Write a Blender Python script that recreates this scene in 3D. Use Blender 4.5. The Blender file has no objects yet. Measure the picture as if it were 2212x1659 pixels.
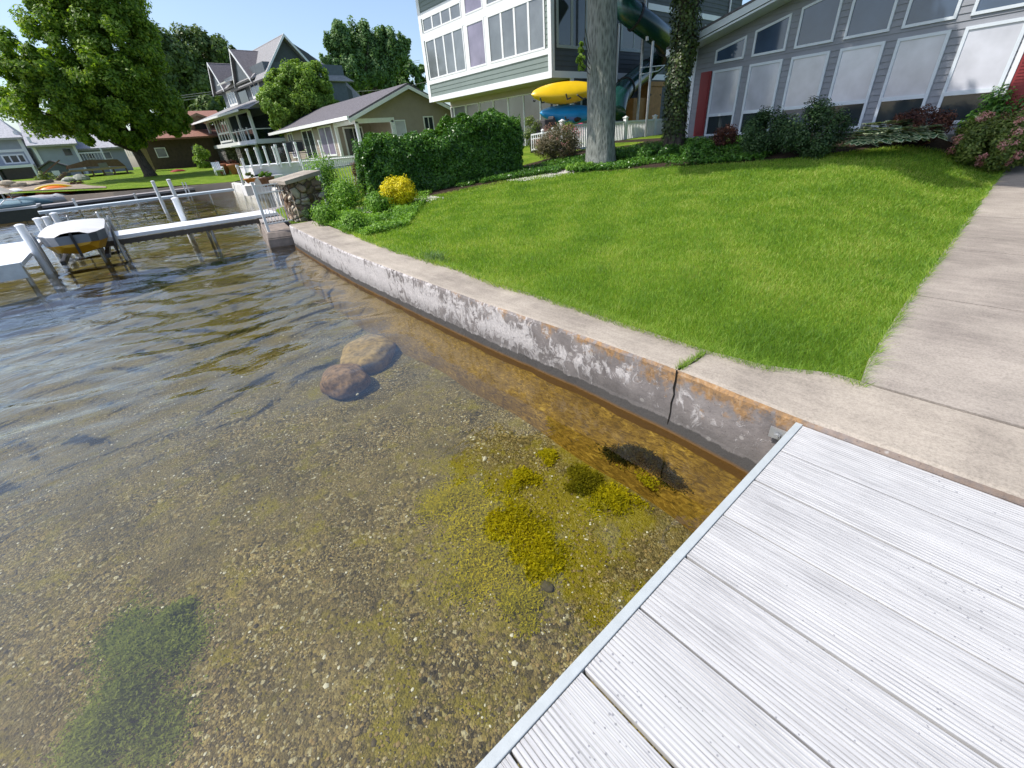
import bpy, math, random
import numpy as np
from mathutils import Vector
random.seed(7); RNG = np.random.default_rng(11)
scene = bpy.context.scene
COL = scene.collection

# ------------------------------------------------------------------ camera
F_PX = 909.0; CX, CY = 1106.0, 829.5            # focal length and centre in a 2212 px wide frame
_N = np.array([122., 1550., F_PX]); _V = np.array([-876., -464., F_PX])
_dn = _N/np.linalg.norm(_N)
_Y = _V-np.dot(_V, _dn)*_dn; _Y /= np.linalg.norm(_Y)
_Z = -_dn; _X = np.cross(_Y, _Z)
ROT = np.array([_X, _Y, _Z])                    # world = ROT @ camera(x right, y down, z forward)
EYE = np.array([0., 0., 2.])
from mathutils import Matrix
cam = bpy.data.cameras.new('camera'); camo = bpy.data.objects.new('camera', cam); COL.objects.link(camo)
cam.sensor_width = 36.0; cam.lens = F_PX/2212*36.0; cam.clip_start = 0.05; cam.clip_end = 3000
M = Matrix.Identity(4)
for i in range(3):
    M[i][0] = ROT[i][0]; M[i][1] = -ROT[i][1]; M[i][2] = -ROT[i][2]; M[i][3] = EYE[i]
camo.matrix_world = M
scene.camera = camo

# ------------------------------------------------------------------ light
SUN_AZ, SUN_EL = -60.0, 56.0                    # azimuth from +Y towards +X, degrees
w = bpy.data.worlds.new('World'); scene.world = w; w.use_nodes = True
nt = w.node_tree; bg = nt.nodes['Background']
sky = nt.nodes.new('ShaderNodeTexSky'); sky.sky_type = 'NISHITA'; sky.sun_disc = False
sky.sun_elevation = math.radians(SUN_EL); sky.sun_rotation = math.radians(SUN_AZ)
sky.air_density = 1.0; sky.dust_density = 2.4; sky.ozone_density = 2.6; sky.altitude = 200
nt.links.new(sky.outputs[0], bg.inputs[0]); bg.inputs[1].default_value = 0.15
sl = bpy.data.lights.new('sun', 'SUN'); sl.energy = 3.3; sl.angle = math.radians(0.55); sl.color = (1.0, .955, .89)
so = bpy.data.objects.new('sun', sl); COL.objects.link(so)
ds = Vector((math.sin(math.radians(SUN_AZ))*math.cos(math.radians(SUN_EL)), math.cos(math.radians(SUN_AZ))*math.cos(math.radians(SUN_EL)), math.sin(math.radians(SUN_EL))))
so.rotation_euler = ds.to_track_quat('Z', 'Y').to_euler(); so.location = (-20, 20, 40)
scene.view_settings.view_transform = 'Standard'; scene.view_settings.look = 'None'
scene.view_settings.exposure = 0.56; scene.view_settings.gamma = 1.0
scene.cycles.max_bounces = 8; scene.cycles.transparent_max_bounces = 16
scene.cycles.caustics_reflective = False; scene.cycles.caustics_refractive = False
scene.cycles.sample_clamp_indirect = 6.0

# ------------------------------------------------------------------ measuring helpers
def ray(p):
    return ROT @ np.array([p[0]-CX, p[1]-CY, F_PX])
def onz(p, z):
    r = ray(p); return EYE+r*((z-2)/r[2])
def pt(p, Y=None, X=None, Z=None):
    r = ray(p)
    t = Y/r[1] if Y is not None else (X/r[0] if X is not None else (Z-2)/r[2])
    return EYE+r*t
def pxm(p, P):
    """metres per frame pixel at world point P"""
    c = ROT.T @ (np.array(P)-EYE); return c[2]/F_PX
class Zm:
    def __init__(s, x, y, k): s.a = (x, y, k)
    def __call__(s, x, y): return (s.a[0]+x*s.a[2], s.a[1]+y*s.a[2])
z1 = Zm(0, 0, .2333); z2 = Zm(405.5, 36.9, .2333); z3 = Zm(847.9, 0, .2333); z4 = Zm(1216.6, 0, .2333)
z5 = Zm(1695.8, 0, .2333); z6 = Zm(0, 331.8, .2333); z7 = Zm(479.2, 295, .2333); z9 = Zm(479.2, 280.2, .11667)
zA = Zm(294.9, 221.2, .13333); zB = Zm(0, 280.2, .13333); zC = Zm(1312.4, 0, .0889); zK = Zm(1106, 162.2, .10665)

class Frame:
    """a vertical facade plane: u runs left to right seen from outside, d is outward"""
    def __init__(s, O, az):
        a = math.radians(az); s.u = np.array([math.sin(a), math.cos(a)]); s.n = np.array([s.u[1], -s.u[0]]); s.O = np.array(O, float)
    def P(s, u, z, d=0.0):
        q = s.O+s.u*u+s.n*d; return (q[0], q[1], z)
    def px(s, p, d=0.0):
        r = ray(p); t = (np.dot(s.O, s.n)+d)/np.dot(r[:2], s.n); Q = EYE+r*t
        return (float(np.dot(Q[:2]-s.O, s.u)), float(Q[2]))

# ------------------------------------------------------------------ object helpers
def root_of(o):
    while o.parent: o = o.parent
    return o
def setp(o, label=None, cat=None, group=None, kind=None):
    if label: o['label'] = label
    if cat: o['category'] = cat
    if group: o['group'] = group
    if kind: o['kind'] = kind
    return o
def thing(name, label, cat, loc=(0, 0, 0), group=None):
    o = bpy.data.objects.new(name, None); COL.objects.link(o); o.location = loc; o.empty_display_size = .2
    return setp(o, label, cat, group)
def link_mesh(name, me, parent, origin=None):
    o = bpy.data.objects.new(name, me); COL.objects.link(o)
    if parent is not None: o.parent = parent
    elif origin is not None: o.location = origin
    return o
class MB:
    def __init__(s): s.v = []; s.f = []; s.mi = []
    def add(s, vs, fs, mi=0):
        b = len(s.v); s.v += [tuple(map(float, q)) for q in vs]
        s.f += [tuple(b+i for i in f) for f in fs]; s.mi += [mi]*len(fs); return s
    def hexa(s, c, mi=0):
        return s.add(c, [(0, 3, 2, 1), (4, 5, 6, 7), (0, 1, 5, 4), (1, 2, 6, 5), (2, 3, 7, 6), (3, 0, 4, 7)], mi)
    def box(s, x0, y0, z0, x1, y1, z1, mi=0):
        return s.hexa([(x0, y0, z0), (x1, y0, z0), (x1, y1, z0), (x0, y1, z0), (x0, y0, z1), (x1, y0, z1), (x1, y1, z1), (x0, y1, z1)], mi)
    def fbox(s, fr, u0, u1, za, zb, d0, d1, mi=0):
        return s.hexa([fr.P(u0, za, d1), fr.P(u1, za, d1), fr.P(u1, za, d0), fr.P(u0, za, d0), fr.P(u0, zb, d1), fr.P(u1, zb, d1), fr.P(u1, zb, d0), fr.P(u0, zb, d0)], mi)
    def prism(s, fr, poly, d0, d1, mi=0):
        n = len(poly); vs = [fr.P(u, z, d1) for u, z in poly]+[fr.P(u, z, d0) for u, z in poly]
        fs = [tuple(range(n)), tuple(reversed(range(n, 2*n)))]+[(i, n+i, n+(i+1) % n, (i+1) % n) for i in range(n)]
        return s.add(vs, fs, mi)
    def slab(s, pts, th=.08, mi=0):
        """closed polygon in 3D thickened downwards along its normal"""
        p = [np.array(q, float) for q in pts]; n = np.zeros(3)
        for i in range(len(p)): n += np.cross(p[i]-p[0], p[(i+1) % len(p)]-p[0])
        n /= (np.linalg.norm(n)+1e-9)
        if n[2] < 0: n = -n
        k = len(p); vs = p+[q-n*th for q in p]
        return s.add(vs, [tuple(range(k)), tuple(reversed(range(k, 2*k)))]+[(i, k+i, k+(i+1) % k, (i+1) % k) for i in range(k)], mi)
    def tube(s, pts, r, seg=8, cap=True, mi=0, sq=1.0):
        pts = [np.array(q, float) for q in pts]; n = len(pts); rs = r if hasattr(r, '__len__') else [r]*n
        vs = []; up = np.array([0, 0, 1.]); prev = None
        for i, q in enumerate(pts):
            t = pts[min(i+1, n-1)]-pts[max(i-1, 0)]; t = t/(np.linalg.norm(t)+1e-9)
            if prev is None:
                a = np.cross(t, up if abs(t[2]) < .9 else np.array([1., 0, 0]))
            else: a = prev-np.dot(prev, t)*t
            a /= (np.linalg.norm(a)+1e-9); prev = a; b = np.cross(t, a)
            for k in range(seg):
                an = 2*math.pi*(k+.5)/seg; vs.append(q+rs[i]*(math.cos(an)*a+sq*math.sin(an)*b))
        fs = [(i*seg+k, i*seg+(k+1) % seg, (i+1)*seg+(k+1) % seg, (i+1)*seg+k) for i in range(n-1) for k in range(seg)]
        if cap: fs += [tuple(reversed(range(seg))), tuple(range((n-1)*seg, n*seg))]
        return s.add(vs, fs, mi)
    def bar(s, a, b, w=.05, mi=0): return s.tube([a, b], w*.7071, 4, True, mi)
    def post(s, x, y, z0, z1, w): return s.box(x-w/2, y-w/2, z0, x+w/2, y+w/2, z1)
    def blob(s, c, r, n=10, m=8, rough=.12, seed=0, mi=0):
        g = np.random.default_rng(seed+1); ph = g.uniform(0, 6.28, 12); vs = []
        for i in range(m+1):
            th = math.pi*i/m
            for k in range(n):
                a = 2*math.pi*k/n; d = np.array([math.sin(th)*math.cos(a), math.sin(th)*math.sin(a), math.cos(th)])
                q = 1+rough*(math.sin(3*d[0]+ph[0])*math.cos(2.3*d[1]+ph[1])+.6*math.sin(5*d[1]+4*d[2]+ph[2])+.4*math.sin(8*d[0]-6*d[2]+ph[3]))
                vs.append((c[0]+d[0]*r[0]*q, c[1]+d[1]*r[1]*q, c[2]+d[2]*r[2]*q))
        return s.add(vs, [(i*n+k, (i+1)*n+k, (i+1)*n+(k+1) % n, i*n+(k+1) % n) for i in range(m) for k in range(n)], mi)
    def lathe(s, x, y, prof, n=16, mi=0):
        vs = [(x+r*math.cos(2*math.pi*k/n), y+r*math.sin(2*math.pi*k/n), z) for r, z in prof for k in range(n)]
        fs = [(i*n+k, i*n+(k+1) % n, (i+1)*n+(k+1) % n, (i+1)*n+k) for i in range(len(prof)-1) for k in range(n)]
        fs += [tuple(reversed(range(n))), tuple(range((len(prof)-1)*n, len(prof)*n))]
        return s.add(vs, fs, mi)
    def build(s, name, mats, parent=None, smooth=False, bevel=0):
        v = np.array(s.v, dtype=float)
        if parent is None:
            off = np.array([(v[:, 0].min()+v[:, 0].max())/2, (v[:, 1].min()+v[:, 1].max())/2, v[:, 2].min()])
        else:
            off = np.array(root_of(parent).location)
        me = bpy.data.meshes.new(name); me.from_pydata([tuple(q) for q in (v-off)], [], s.f)
        mats = mats if isinstance(mats, (list, tuple)) else [mats]
        for m in mats: me.materials.append(m)
        if len(mats) > 1: me.polygons.foreach_set('material_index', s.mi)
        if smooth: me.polygons.foreach_set('use_smooth', [True]*len(me.polygons))
        me.update()
        o = link_mesh(name, me, parent, off)
        if bevel:
            b = o.modifiers.new('bevel', 'BEVEL'); b.width = bevel; b.segments = 2; b.limit_method = 'ANGLE'
        return o
def np_mesh(name, verts, quads, mat, parent=None, tris=None, smooth=False, off=None):
    """fast mesh from arrays"""
    v = np.asarray(verts, dtype=np.float32).reshape(-1, 3)
    if parent is None:
        if off is None: off = np.array([v[:, 0].mean(), v[:, 1].mean(), v[:, 2].min()])
    else: off = np.array(root_of(parent).location)
    v = v-off.astype(np.float32)
    q = np.asarray(quads, dtype=np.int32).reshape(-1, 4) if quads is not None else np.zeros((0, 4), np.int32)
    t = np.asarray(tris, dtype=np.int32).reshape(-1, 3) if tris is not None else np.zeros((0, 3), np.int32)
    me = bpy.data.meshes.new(name); me.vertices.add(len(v)); me.vertices.foreach_set('co', v.ravel())
    nl = q.size+t.size; me.loops.add(nl); me.loops.foreach_set('vertex_index', np.concatenate([q.ravel(), t.ravel()]))
    st = np.concatenate([np.arange(len(q))*4, q.size+np.arange(len(t))*3]).astype(np.int32)
    me.polygons.add(len(st)); me.polygons.foreach_set('loop_start', st)
    me.update(calc_edges=True); me.validate()
    if smooth: me.polygons.foreach_set('use_smooth', np.ones(len(st), bool))
    me.materials.append(mat); me.update()
    return link_mesh(name, me, parent, tuple(float(a) for a in off))

# ------------------------------------------------------------------ materials
def srgb(r, g, b):
    f = lambda c: (c/255/12.92) if c/255 <= .04045 else ((c/255+.055)/1.055)**2.4
    return (f(r), f(g), f(b), 1)
class Mt:
    def __init__(s, name):
        s.m = bpy.data.materials.new(name); s.m.use_nodes = True; s.t = s.m.node_tree; s.n = s.t.nodes; s.b = s.n['Principled BSDF']
        s.co = s.n.new('ShaderNodeNewGeometry').outputs['Position']
    def N(s, typ, **k):
        o = s.n.new(typ)
        for a, b in k.items(): setattr(o, a, b)
        return o
    def L(s, a, b): s.t.links.new(a, b)
    def map(s, sc=(1, 1, 1), src=None, rot=(0, 0, 0)):
        m = s.N('ShaderNodeMapping'); m.inputs['Scale'].default_value = sc; m.inputs['Rotation'].default_value = rot; s.L(src or s.co, m.inputs[0]); return m.outputs[0]
    def noise(s, scale, detail=4, rough=.55, src=None, dist=0):
        o = s.N('ShaderNodeTexNoise'); o.inputs['Scale'].default_value = scale; o.inputs['Detail'].default_value = detail; o.inputs['Roughness'].default_value = rough
        o.inputs['Distortion'].default_value = dist; s.L(src or s.co, o.inputs['Vector']); return o.outputs[0]
    def vor(s, scale, src=None, feat='F1', out='Distance'):
        o = s.N('ShaderNodeTexVoronoi', feature=feat); o.inputs['Scale'].default_value = scale; s.L(src or s.co, o.inputs['Vector']); return o.outputs[out]
    def ramp(s, fac, stops, interp='LINEAR'):
        r = s.N('ShaderNodeValToRGB'); r.color_ramp.interpolation = interp; e = r.color_ramp.elements
        while len(e) < len(stops): e.new(.5)
        for i, (p, c) in enumerate(stops):
            e[i].position = p; e[i].color = c if hasattr(c, '__len__') else (c, c, c, 1)
        s.L(fac, r.inputs[0]); return r.outputs[0]
    def mix(s, fac, a, b, blend='MIX'):
        m = s.N('ShaderNodeMix', data_type='RGBA', blend_type=blend)
        for sock, v in ((m.inputs[0], fac), (m.inputs[6], a), (m.inputs[7], b)):
            if isinstance(v, bpy.types.NodeSocket): s.L(v, sock)
            else: sock.default_value = v
        return m.outputs[2]
    def math(s, op, a, b=0.0, c=None):
        m = s.N('ShaderNodeMath', operation=op)
        for sock, v in zip(m.inputs, (a, b, c)):
            if v is None: continue
            if isinstance(v, bpy.types.NodeSocket): s.L(v, sock)
            else: sock.default_value = v
        return m.outputs[0]
    def xyz(s, src=None):
        o = s.N('ShaderNodeSeparateXYZ'); s.L(src or s.co, o.inputs[0]); return o.outputs
    def island(s): return s.n.new('ShaderNodeNewGeometry').outputs['Random Per Island']
    def color(s, c):
        if isinstance(c, bpy.types.NodeSocket): s.L(c, s.b.inputs['Base Color'])
        else: s.b.inputs['Base Color'].default_value = c
    def bump(s, h, st=.3, dist=.01):
        b = s.N('ShaderNodeBump'); b.inputs['Strength'].default_value = st; b.inputs['Distance'].default_value = dist; s.L(h, b.inputs['Height']); s.L(b.outputs[0], s.b.inputs['Normal'])
    def set(s, rough=.6, spec=.3, metal=0):
        if isinstance(rough, bpy.types.NodeSocket): s.L(rough, s.b.inputs['Roughness'])
        else: s.b.inputs['Roughness'].default_value = rough
        s.b.inputs['Specular IOR Level'].default_value = spec; s.b.inputs['Metallic'].default_value = metal; return s
def simple(name, c, rough=.6, var=.12, scale=6, spec=.3, bump=0, metal=0, bscale=None):
    m = Mt(name); c = np.array(c[:3])
    lo = tuple(c*(1-var))+(1,); hi = tuple(np.minimum(c*(1+var), 1))+(1,)
    m.color(m.ramp(m.noise(scale, 6), [(.3, lo), (.7, hi)])); m.set(rough, spec, metal)
    if bump: m.bump(m.noise(bscale or scale*8, 4), bump, .01)
    return m.m
def leafmat(name, cols, transl=.35, rough=.5, clump=.0):
    """leaf colours vary leaf by leaf and softly across the plant"""
    m = Mt(name); n = len(cols)
    a = m.island(); b = m.noise(1.3, 3)
    f = m.math('MULTIPLY_ADD', b, .9, m.math('MULTIPLY_ADD', a, .5, -.2))
    c = m.ramp(f, [((i+.5)/n*.8+.1, cl) for i, cl in enumerate(cols)])
    m.color(c); m.set(rough, .35)
    tr = m.N('ShaderNodeBsdfTranslucent'); m.L(m.mix(1.0, c, (1.25, 1.3, .55, 1), 'MULTIPLY'), tr.inputs[0])
    mx = m.N('ShaderNodeMixShader'); mx.inputs[0].default_value = transl
    m.L(m.b.outputs[0], mx.inputs[1]); m.L(tr.outputs[0], mx.inputs[2]); m.L(mx.outputs[0], m.n['Material Output'].inputs[0])
    return m.m

def concrete(name, base=(.365, .32, .272), var=1.0):
    m = Mt(name); b = np.array(base)
    c1 = m.ramp(m.noise(1.6, 6, .6), [(.28, tuple(b*.80)+(1,)), (.5, tuple(b)+(1,)), (.75, tuple(b*1.13)+(1,))])
    c2 = m.ramp(m.noise(.9, 6, .65), [(.38, (.66, .65, .66, 1)), (.58, (1, 1, 1, 1))])
    c = m.mix(.85, c1, c2, 'MULTIPLY'); pk = m.ramp(m.math('ADD', m.vor(38), m.math('MULTIPLY', m.noise(5, 4), .3)), [(.20, .45), (.26, 1)]); c = m.mix(.5, c, pk, 'MULTIPLY')
    fine = m.ramp(m.noise(70, 4, .8), [(.34, .62), (.58, 1.08)]); c = m.mix(.8, c, fine, 'MULTIPLY')
    st = m.ramp(m.noise(14, 5, .7, m.map((1, .18, 1))), [(.42, 0), (.75, 1)]); c = m.mix(m.math('MULTIPLY', st, .35), c, tuple(b*1.4)+(1,))
    m.color(c); m.set(.85, .2); m.bump(m.noise(60, 5, .7), .35, .01); return m.m
CONC = concrete('sidewalk_concrete'); CAPM = concrete('seawall_cap_concrete', (.39, .34, .28))
def seawall_mat():
    m = Mt('weathered_seawall'); X, Y, Z = m.xyz()
    grey = m.ramp(m.noise(3.0, 7, .65), [(.3, (.13, .115, .11, 1)), (.55, (.24, .215, .205, 1)), (.75, (.34, .31, .29, 1))])
    # flaking lime wash, more of it further along the wall
    fl = m.noise(9, 9, .74, m.map((1.2, 1.1, .8)), .9); fl2 = m.noise(2.2, 5, .6)
    far = m.math('MULTIPLY_ADD', Y, .034, -.10)
    k = m.math('ADD', m.math('ADD', fl, m.math('MULTIPLY', fl2, .45)), m.math('MINIMUM', far, .10))
    zt = m.math('MULTIPLY', m.math('ABSOLUTE', m.math('SUBTRACT', Z, .30)), .5)
    k = m.math('SUBTRACT', k, zt)
    fk = m.ramp(k, [(.66, 0), (.74, 1)])
    c = m.mix(m.math('MULTIPLY', fk, .8), grey, m.ramp(m.noise(40, 5), [(.3, (.46, .43, .42, 1)), (.7, (.72, .68, .66, 1))]))
    # rust and orange lichen near the top, close to the pier
    r1 = m.noise(7, 8, .7); zz = m.math('MULTIPLY', m.math('SUBTRACT', Z, .30), .95); ny = m.math('MULTIPLY', m.math('SUBTRACT', 2.7, Y), .06)
    r = m.ramp(m.math('ADD', m.math('ADD', r1, zz), m.math('MINIMUM', ny, .10)), [(.66, 0), (.78, 1)])
    r = m.math('MULTIPLY', r, m.ramp(m.math('ADD', Y, m.math('MULTIPLY', m.noise(9, 4), .5)), [(.62, .25), (.80, 1)])); c = m.mix(m.math('MULTIPLY', r, .85), c, m.ramp(m.noise(30, 6), [(.3, (.17, .115, .07, 1)), (.55, (.36, .20, .075, 1)), (.8, (.44, .33, .22, 1))]))
    # pale spots
    v = m.vor(5.5, m.map((1, 1, 1.2))); sp = m.ramp(m.math('ADD', v, m.math('MULTIPLY', m.noise(20, 4), .12)), [(.16, 1), (.19, 0)])
    c = m.mix(m.math('MULTIPLY', sp, .6), c, (.50, .47, .44, 1))
    pits = m.ramp(m.vor(42), [(.10, .35), (.2, 1)]); c = m.mix(.6, c, pits, 'MULTIPLY')
    # wet strip above the water with a ragged edge, amber below
    wz = m.math('ADD', Z, m.math('MULTIPLY', m.noise(6, 6, .7, m.map((1, 1, .3))), .10))
    c = m.mix(m.ramp(wz, [(.142, 1), (.150, 0)]), c, (.035, .031, .028, 1))
    c = m.mix(m.ramp(wz, [(.165, 1), (.33, 0)]), c, m.mix(.55, c, (.10, .095, .09, 1)))
    c = m.mix(m.ramp(Z, [(-.02, 1), (.03, 0)]), c, (.16, .085, .025, 1))
    m.color(c); m.set(.85, .2); m.bump(m.math('ADD', m.noise(25, 8, .7), m.math('MULTIPLY', fk, .4)), .5, .015); return m.m
SEAW = seawall_mat()
def dockmat():
    m = Mt('white_ribbed_dock_vinyl'); X, Y, Z = m.xyz()
    g = m.noise(1.0, 6, .7, m.map((62, 4, 1))); g2 = m.noise(2.0, 5); sp = m.vor(55, out='Distance')
    c = m.ramp(g, [(.36, (.34, .335, .33, 1)), (.50, (.44, .435, .43, 1)), (.62, (.505, .50, .49, 1))])
    c = m.mix(m.ramp(g2, [(.35, .45), (.65, 1)]), (.51, .505, .495, 1), c)
    s2 = m.ramp(m.math('ADD', m.vor(34), m.math('MULTIPLY', m.noise(2.2, 4), .42)), [(.265, 1), (.30, 0)])
    c = m.mix(m.math('MULTIPLY', s2, .7), c, (.16, .16, .18, 1))
    gr = m.math('SINE', m.math('MULTIPLY', X, 2*math.pi/.01642)); gm = m.ramp(gr, [(.55, 0), (.95, 1)])
    groove_var = m.ramp(m.noise(1.0, 4, .6, m.map((40, 5, 1))), [(.3, .25), (.7, .95)]); c = m.mix(m.math('MULTIPLY', gm, m.math('MULTIPLY', groove_var, .80)), c, (.16, .16, .17, 1))  # darkens the grooves so the ribs show, varied along each board
    m.color(c); m.set(.45, .35); m.bump(m.noise(70, 4), .15, .003); return m.m
DOCK = dockmat()
DOCKEDGE = simple('grey_aluminium_channel', (.41, .44, .44), .45, .06, 20, .5, .08)
GALV = simple('galvanised_steel', (.42, .43, .44), .4, .15, 12, .5, .1, .6)
WHITE = simple('white_paint', (.80, .80, .79), .45, .04, 4, .4)
WHITEP = simple('white_trim_vinyl', (.80, .80, .82), .4, .03, 3, .4)
PVC = simple('white_pipe_vinyl', (.82, .83, .84), .35, .03, 5, .4)
SHADEWHITE = simple('shaded_white_trim', (.66, .70, .74), .45, .04, 4, .4)  # white trim coloured dimmer and bluer for the cottage's shaded front
DARKM = simple('dark_metal', (.03, .03, .035), .45, .2, 8, .5)
BLACKPL = simple('black_plastic', (.018, .018, .02), .5, .2, 5, .4)
def gravel():
    m = Mt('gravel_lake_bed'); X, Y, Z = m.xyz()
    dist = m.map((1, 1, 1)); v1 = m.N('ShaderNodeTexVoronoi'); v1.inputs['Scale'].default_value = 42; m.L(dist, v1.inputs[0])
    v2 = m.N('ShaderNodeTexVoronoi'); v2.inputs['Scale'].default_value = 95; m.L(dist, v2.inputs[0])
    s1 = m.N('ShaderNodeSeparateColor'); m.L(v1.outputs['Color'], s1.inputs[0]); s2 = m.N('ShaderNodeSeparateColor'); m.L(v2.outputs['Color'], s2.inputs[0])
    cols = [(.0, (.040, .032, .015, 1)), (.3, (.135, .105, .045, 1)), (.6, (.25, .195, .082, 1)), (.82, (.38, .29, .12, 1)), (.93, (.46, .40, .23, 1)), (.985, (.60, .56, .44, 1))]
    a = m.ramp(s1.outputs[0], cols); b = m.ramp(s2.outputs[0], cols)
    c = m.mix(m.ramp(m.noise(6, 3), [(.45, 0), (.55, 1)]), a, b)
    edge = m.ramp(m.vor(42, feat='DISTANCE_TO_EDGE'), [(.0, .45), (.10, 1)]); c = m.mix(.7, c, edge, 'MULTIPLY')
    silt = m.ramp(m.noise(1.1, 6, .6), [(.40, 0), (.66, 1)]); c = m.mix(m.math('MULTIPLY', silt, .75), c, (.22, .18, .085, 1))
    dk = m.ramp(m.noise(1.7, 5, .65, m.map((1.2, .8, 1))), [(.36, .55), (.55, 1)]); c = m.mix(.8, c, dk, 'MULTIPLY')
    # olive growth patches
    near = m.N('ShaderNodeMapRange'); m.L(m.math('ADD', m.math('ABSOLUTE', m.math('SUBTRACT', Y, 1.65)), m.math('MULTIPLY', m.math('ABSOLUTE', m.math('SUBTRACT', X, 1.3)), 1.1)), near.inputs[0]); near.inputs[1].default_value = .2; near.inputs[2].default_value = 1.5; near.inputs[3].default_value = .24; near.inputs[4].default_value = 0
    ol = m.ramp(m.math('ADD', m.noise(3.6, 7, .7, m.map((1, 1, 1), rot=(0, 0, .6))), near.outputs[0]), [(.52, 0), (.66, 1)]); c = m.mix(m.math('MULTIPLY', ol, .72), c, m.mix(.5, (.26, .225, .002, 1), c, 'MULTIPLY') if False else (.25, .215, .002, 1))
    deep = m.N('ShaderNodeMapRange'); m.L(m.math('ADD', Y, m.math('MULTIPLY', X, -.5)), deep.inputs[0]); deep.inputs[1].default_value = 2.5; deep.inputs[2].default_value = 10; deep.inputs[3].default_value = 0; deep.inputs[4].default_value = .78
    c = m.mix(m.math('MULTIPLY', deep.outputs[0], m.ramp(m.noise(1.2, 4), [(.3, .75), (.7, 1)])), c, (.135, .115, .034, 1))  # bed darkened with distance in colour, in place of light lost in deeper water
    m.color(c); m.set(.75, .2); m.bump(m.math('MULTIPLY', m.math('ADD', m.vor(42, feat='F1'), m.vor(95)), -1.0), .7, .012); return m.m
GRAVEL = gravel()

def watermat():
    m = Mt('lake_water')
    # small ripples; their strength fades on the calm water beside the pier
    X, Y, Z = m.xyz()
    calm = m.N('ShaderNodeMapRange'); m.L(m.math('ADD', Y, m.math('MULTIPLY', X, -.35)), calm.inputs[0]); calm.inputs[1].default_value = 1.5; calm.inputs[2].default_value = 9; calm.inputs[3].default_value = .04; calm.inputs[4].default_value = .50
    n1 = m.noise(3.2, 3, .5, m.map((.7, 1.5, 1), rot=(0, 0, .25)), .4); n2 = m.noise(14, 2, .5, m.map((.8, 1.3, 1)))
    h = m.math('MULTIPLY', m.math('ADD', n1, m.math('MULTIPLY', n2, .12)), calm.outputs[0])
    b = m.N('ShaderNodeBump'); b.inputs['Strength'].default_value = 1.0; b.inputs['Distance'].default_value = .05; m.L(h, b.inputs['Height'])
    fr = m.N('ShaderNodeFresnel'); fr.inputs[0].default_value = 1.62; m.L(b.outputs[0], fr.inputs[1])
    tr = m.N('ShaderNodeBsdfTransparent'); tr.inputs[0].default_value = (.93, .93, .80, 1)
    gl = m.N('ShaderNodeBsdfGlossy'); gl.inputs['Roughness'].default_value = .03; gl.inputs['Color'].default_value = (1, 1, 1, 1); m.L(b.outputs[0], gl.inputs['Normal'])
    mx = m.N('ShaderNodeMixShader'); m.L(fr.outputs[0], mx.inputs[0]); m.L(tr.outputs[0], mx.inputs[1]); m.L(gl.outputs[0], mx.inputs[2])
    m.L(mx.outputs[0], m.n['Material Output'].inputs[0]); return m.m
WATER = watermat()
def pane(name, c, rough=.06, spec=.8):
    m = Mt(name); c = np.array(c); n = m.noise(1.1, 4); m.color(m.ramp(n, [(.3, tuple(c*.75)+(1,)), (.7, tuple(c*1.2)+(1,))])); m.set(rough, spec); return m.m
P_DARK = pane('dark_window_glass', (.035, .045, .05)); P_GREY = pane('grey_shaded_glass', (.17, .185, .20), .08); P_LILAC = pane('lilac_tinted_shade', (.24, .21, .29), .08)
P_BLIND = pane('glass_over_white_blind', (.56, .56, .61), .12); P_BLUE = pane('blue_grey_glass', (.055, .085, .14), .07); P_CURT = pane('glass_over_grey_curtain', (.15, .155, .175), .1)
def clearglass():
    m = Mt('railing_glass'); tr = m.N('ShaderNodeBsdfTransparent'); tr.inputs[0].default_value = (.78, .88, .87, 1); gl = m.N('ShaderNodeBsdfGlossy'); gl.inputs['Roughness'].default_value = .02
    mx = m.N('ShaderNodeMixShader'); mx.inputs[0].default_value = .16; m.L(tr.outputs[0], mx.inputs[1]); m.L(gl.outputs[0], mx.inputs[2]); m.L(mx.outputs[0], m.n['Material Output'].inputs[0]); return m.m
GLASS = clearglass()
SID_GREY = simple('lavender_grey_clapboard', (.27, .278, .305), .6, .08, 2.5, .3, .1)
SID_SAGE = simple('sage_grey_clapboard', (.20, .24, .225), .6, .06, 2.5, .3, .08)
SID_DARK = simple('dark_clapboard', (.085, .095, .10), .6, .1, 2.5, .3, .1)  # sage siding darkened for shade on the tall house side; own tone on gable
SID_TAN = simple('tan_clapboard', (.34, .285, .24), .65, .06, 3, .3, .08)
SID_SLATE = simple('slate_blue_shingle_siding', (.12, .14, .16), .7, .12, 4, .3, .15)
SID_BG = simple('blue_grey_siding', (.36, .385, .44), .65, .08, 2, .3)
BEIGE = simple('beige_soffit', (.42, .37, .32), .7, .05, 3)
BROWNW = simple('brown_house_wall', (.095, .07, .05), .8, .2, 4, .2, .2)
TANW = simple('tan_brick_wall', (.30, .22, .13), .8, .25, 9, .2, .3)
REDSH = simple('red_shutter_paint', (.24, .028, .03), .5, .08, 5, .4)
def shingle(name, c):
    m = Mt(name); c = np.array(c); X, Y, Z = m.xyz()
    a = m.ramp(m.noise(7, 4, .6, m.map((1, 1, 3))), [(.3, tuple(c*.72)+(1,)), (.7, tuple(c*1.25)+(1,))])
    b = m.ramp(m.noise(60, 3), [(.3, .7), (.7, 1.2)]); m.color(m.mix(.7, a, b, 'MULTIPLY')); m.set(.9, .15); m.bump(m.noise(45, 3), .5, .02); return m.m
R_GREY = shingle('grey_roof_shingles', (.15, .14, .15)); R_MID = shingle('weathered_grey_shingles', (.30, .295, .30)); R_BROWN = shingle('red_brown_shingles', (.28, .145, .11)); R_PALE = shingle('pale_grey_shingles', (.44, .44, .46))
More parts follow.
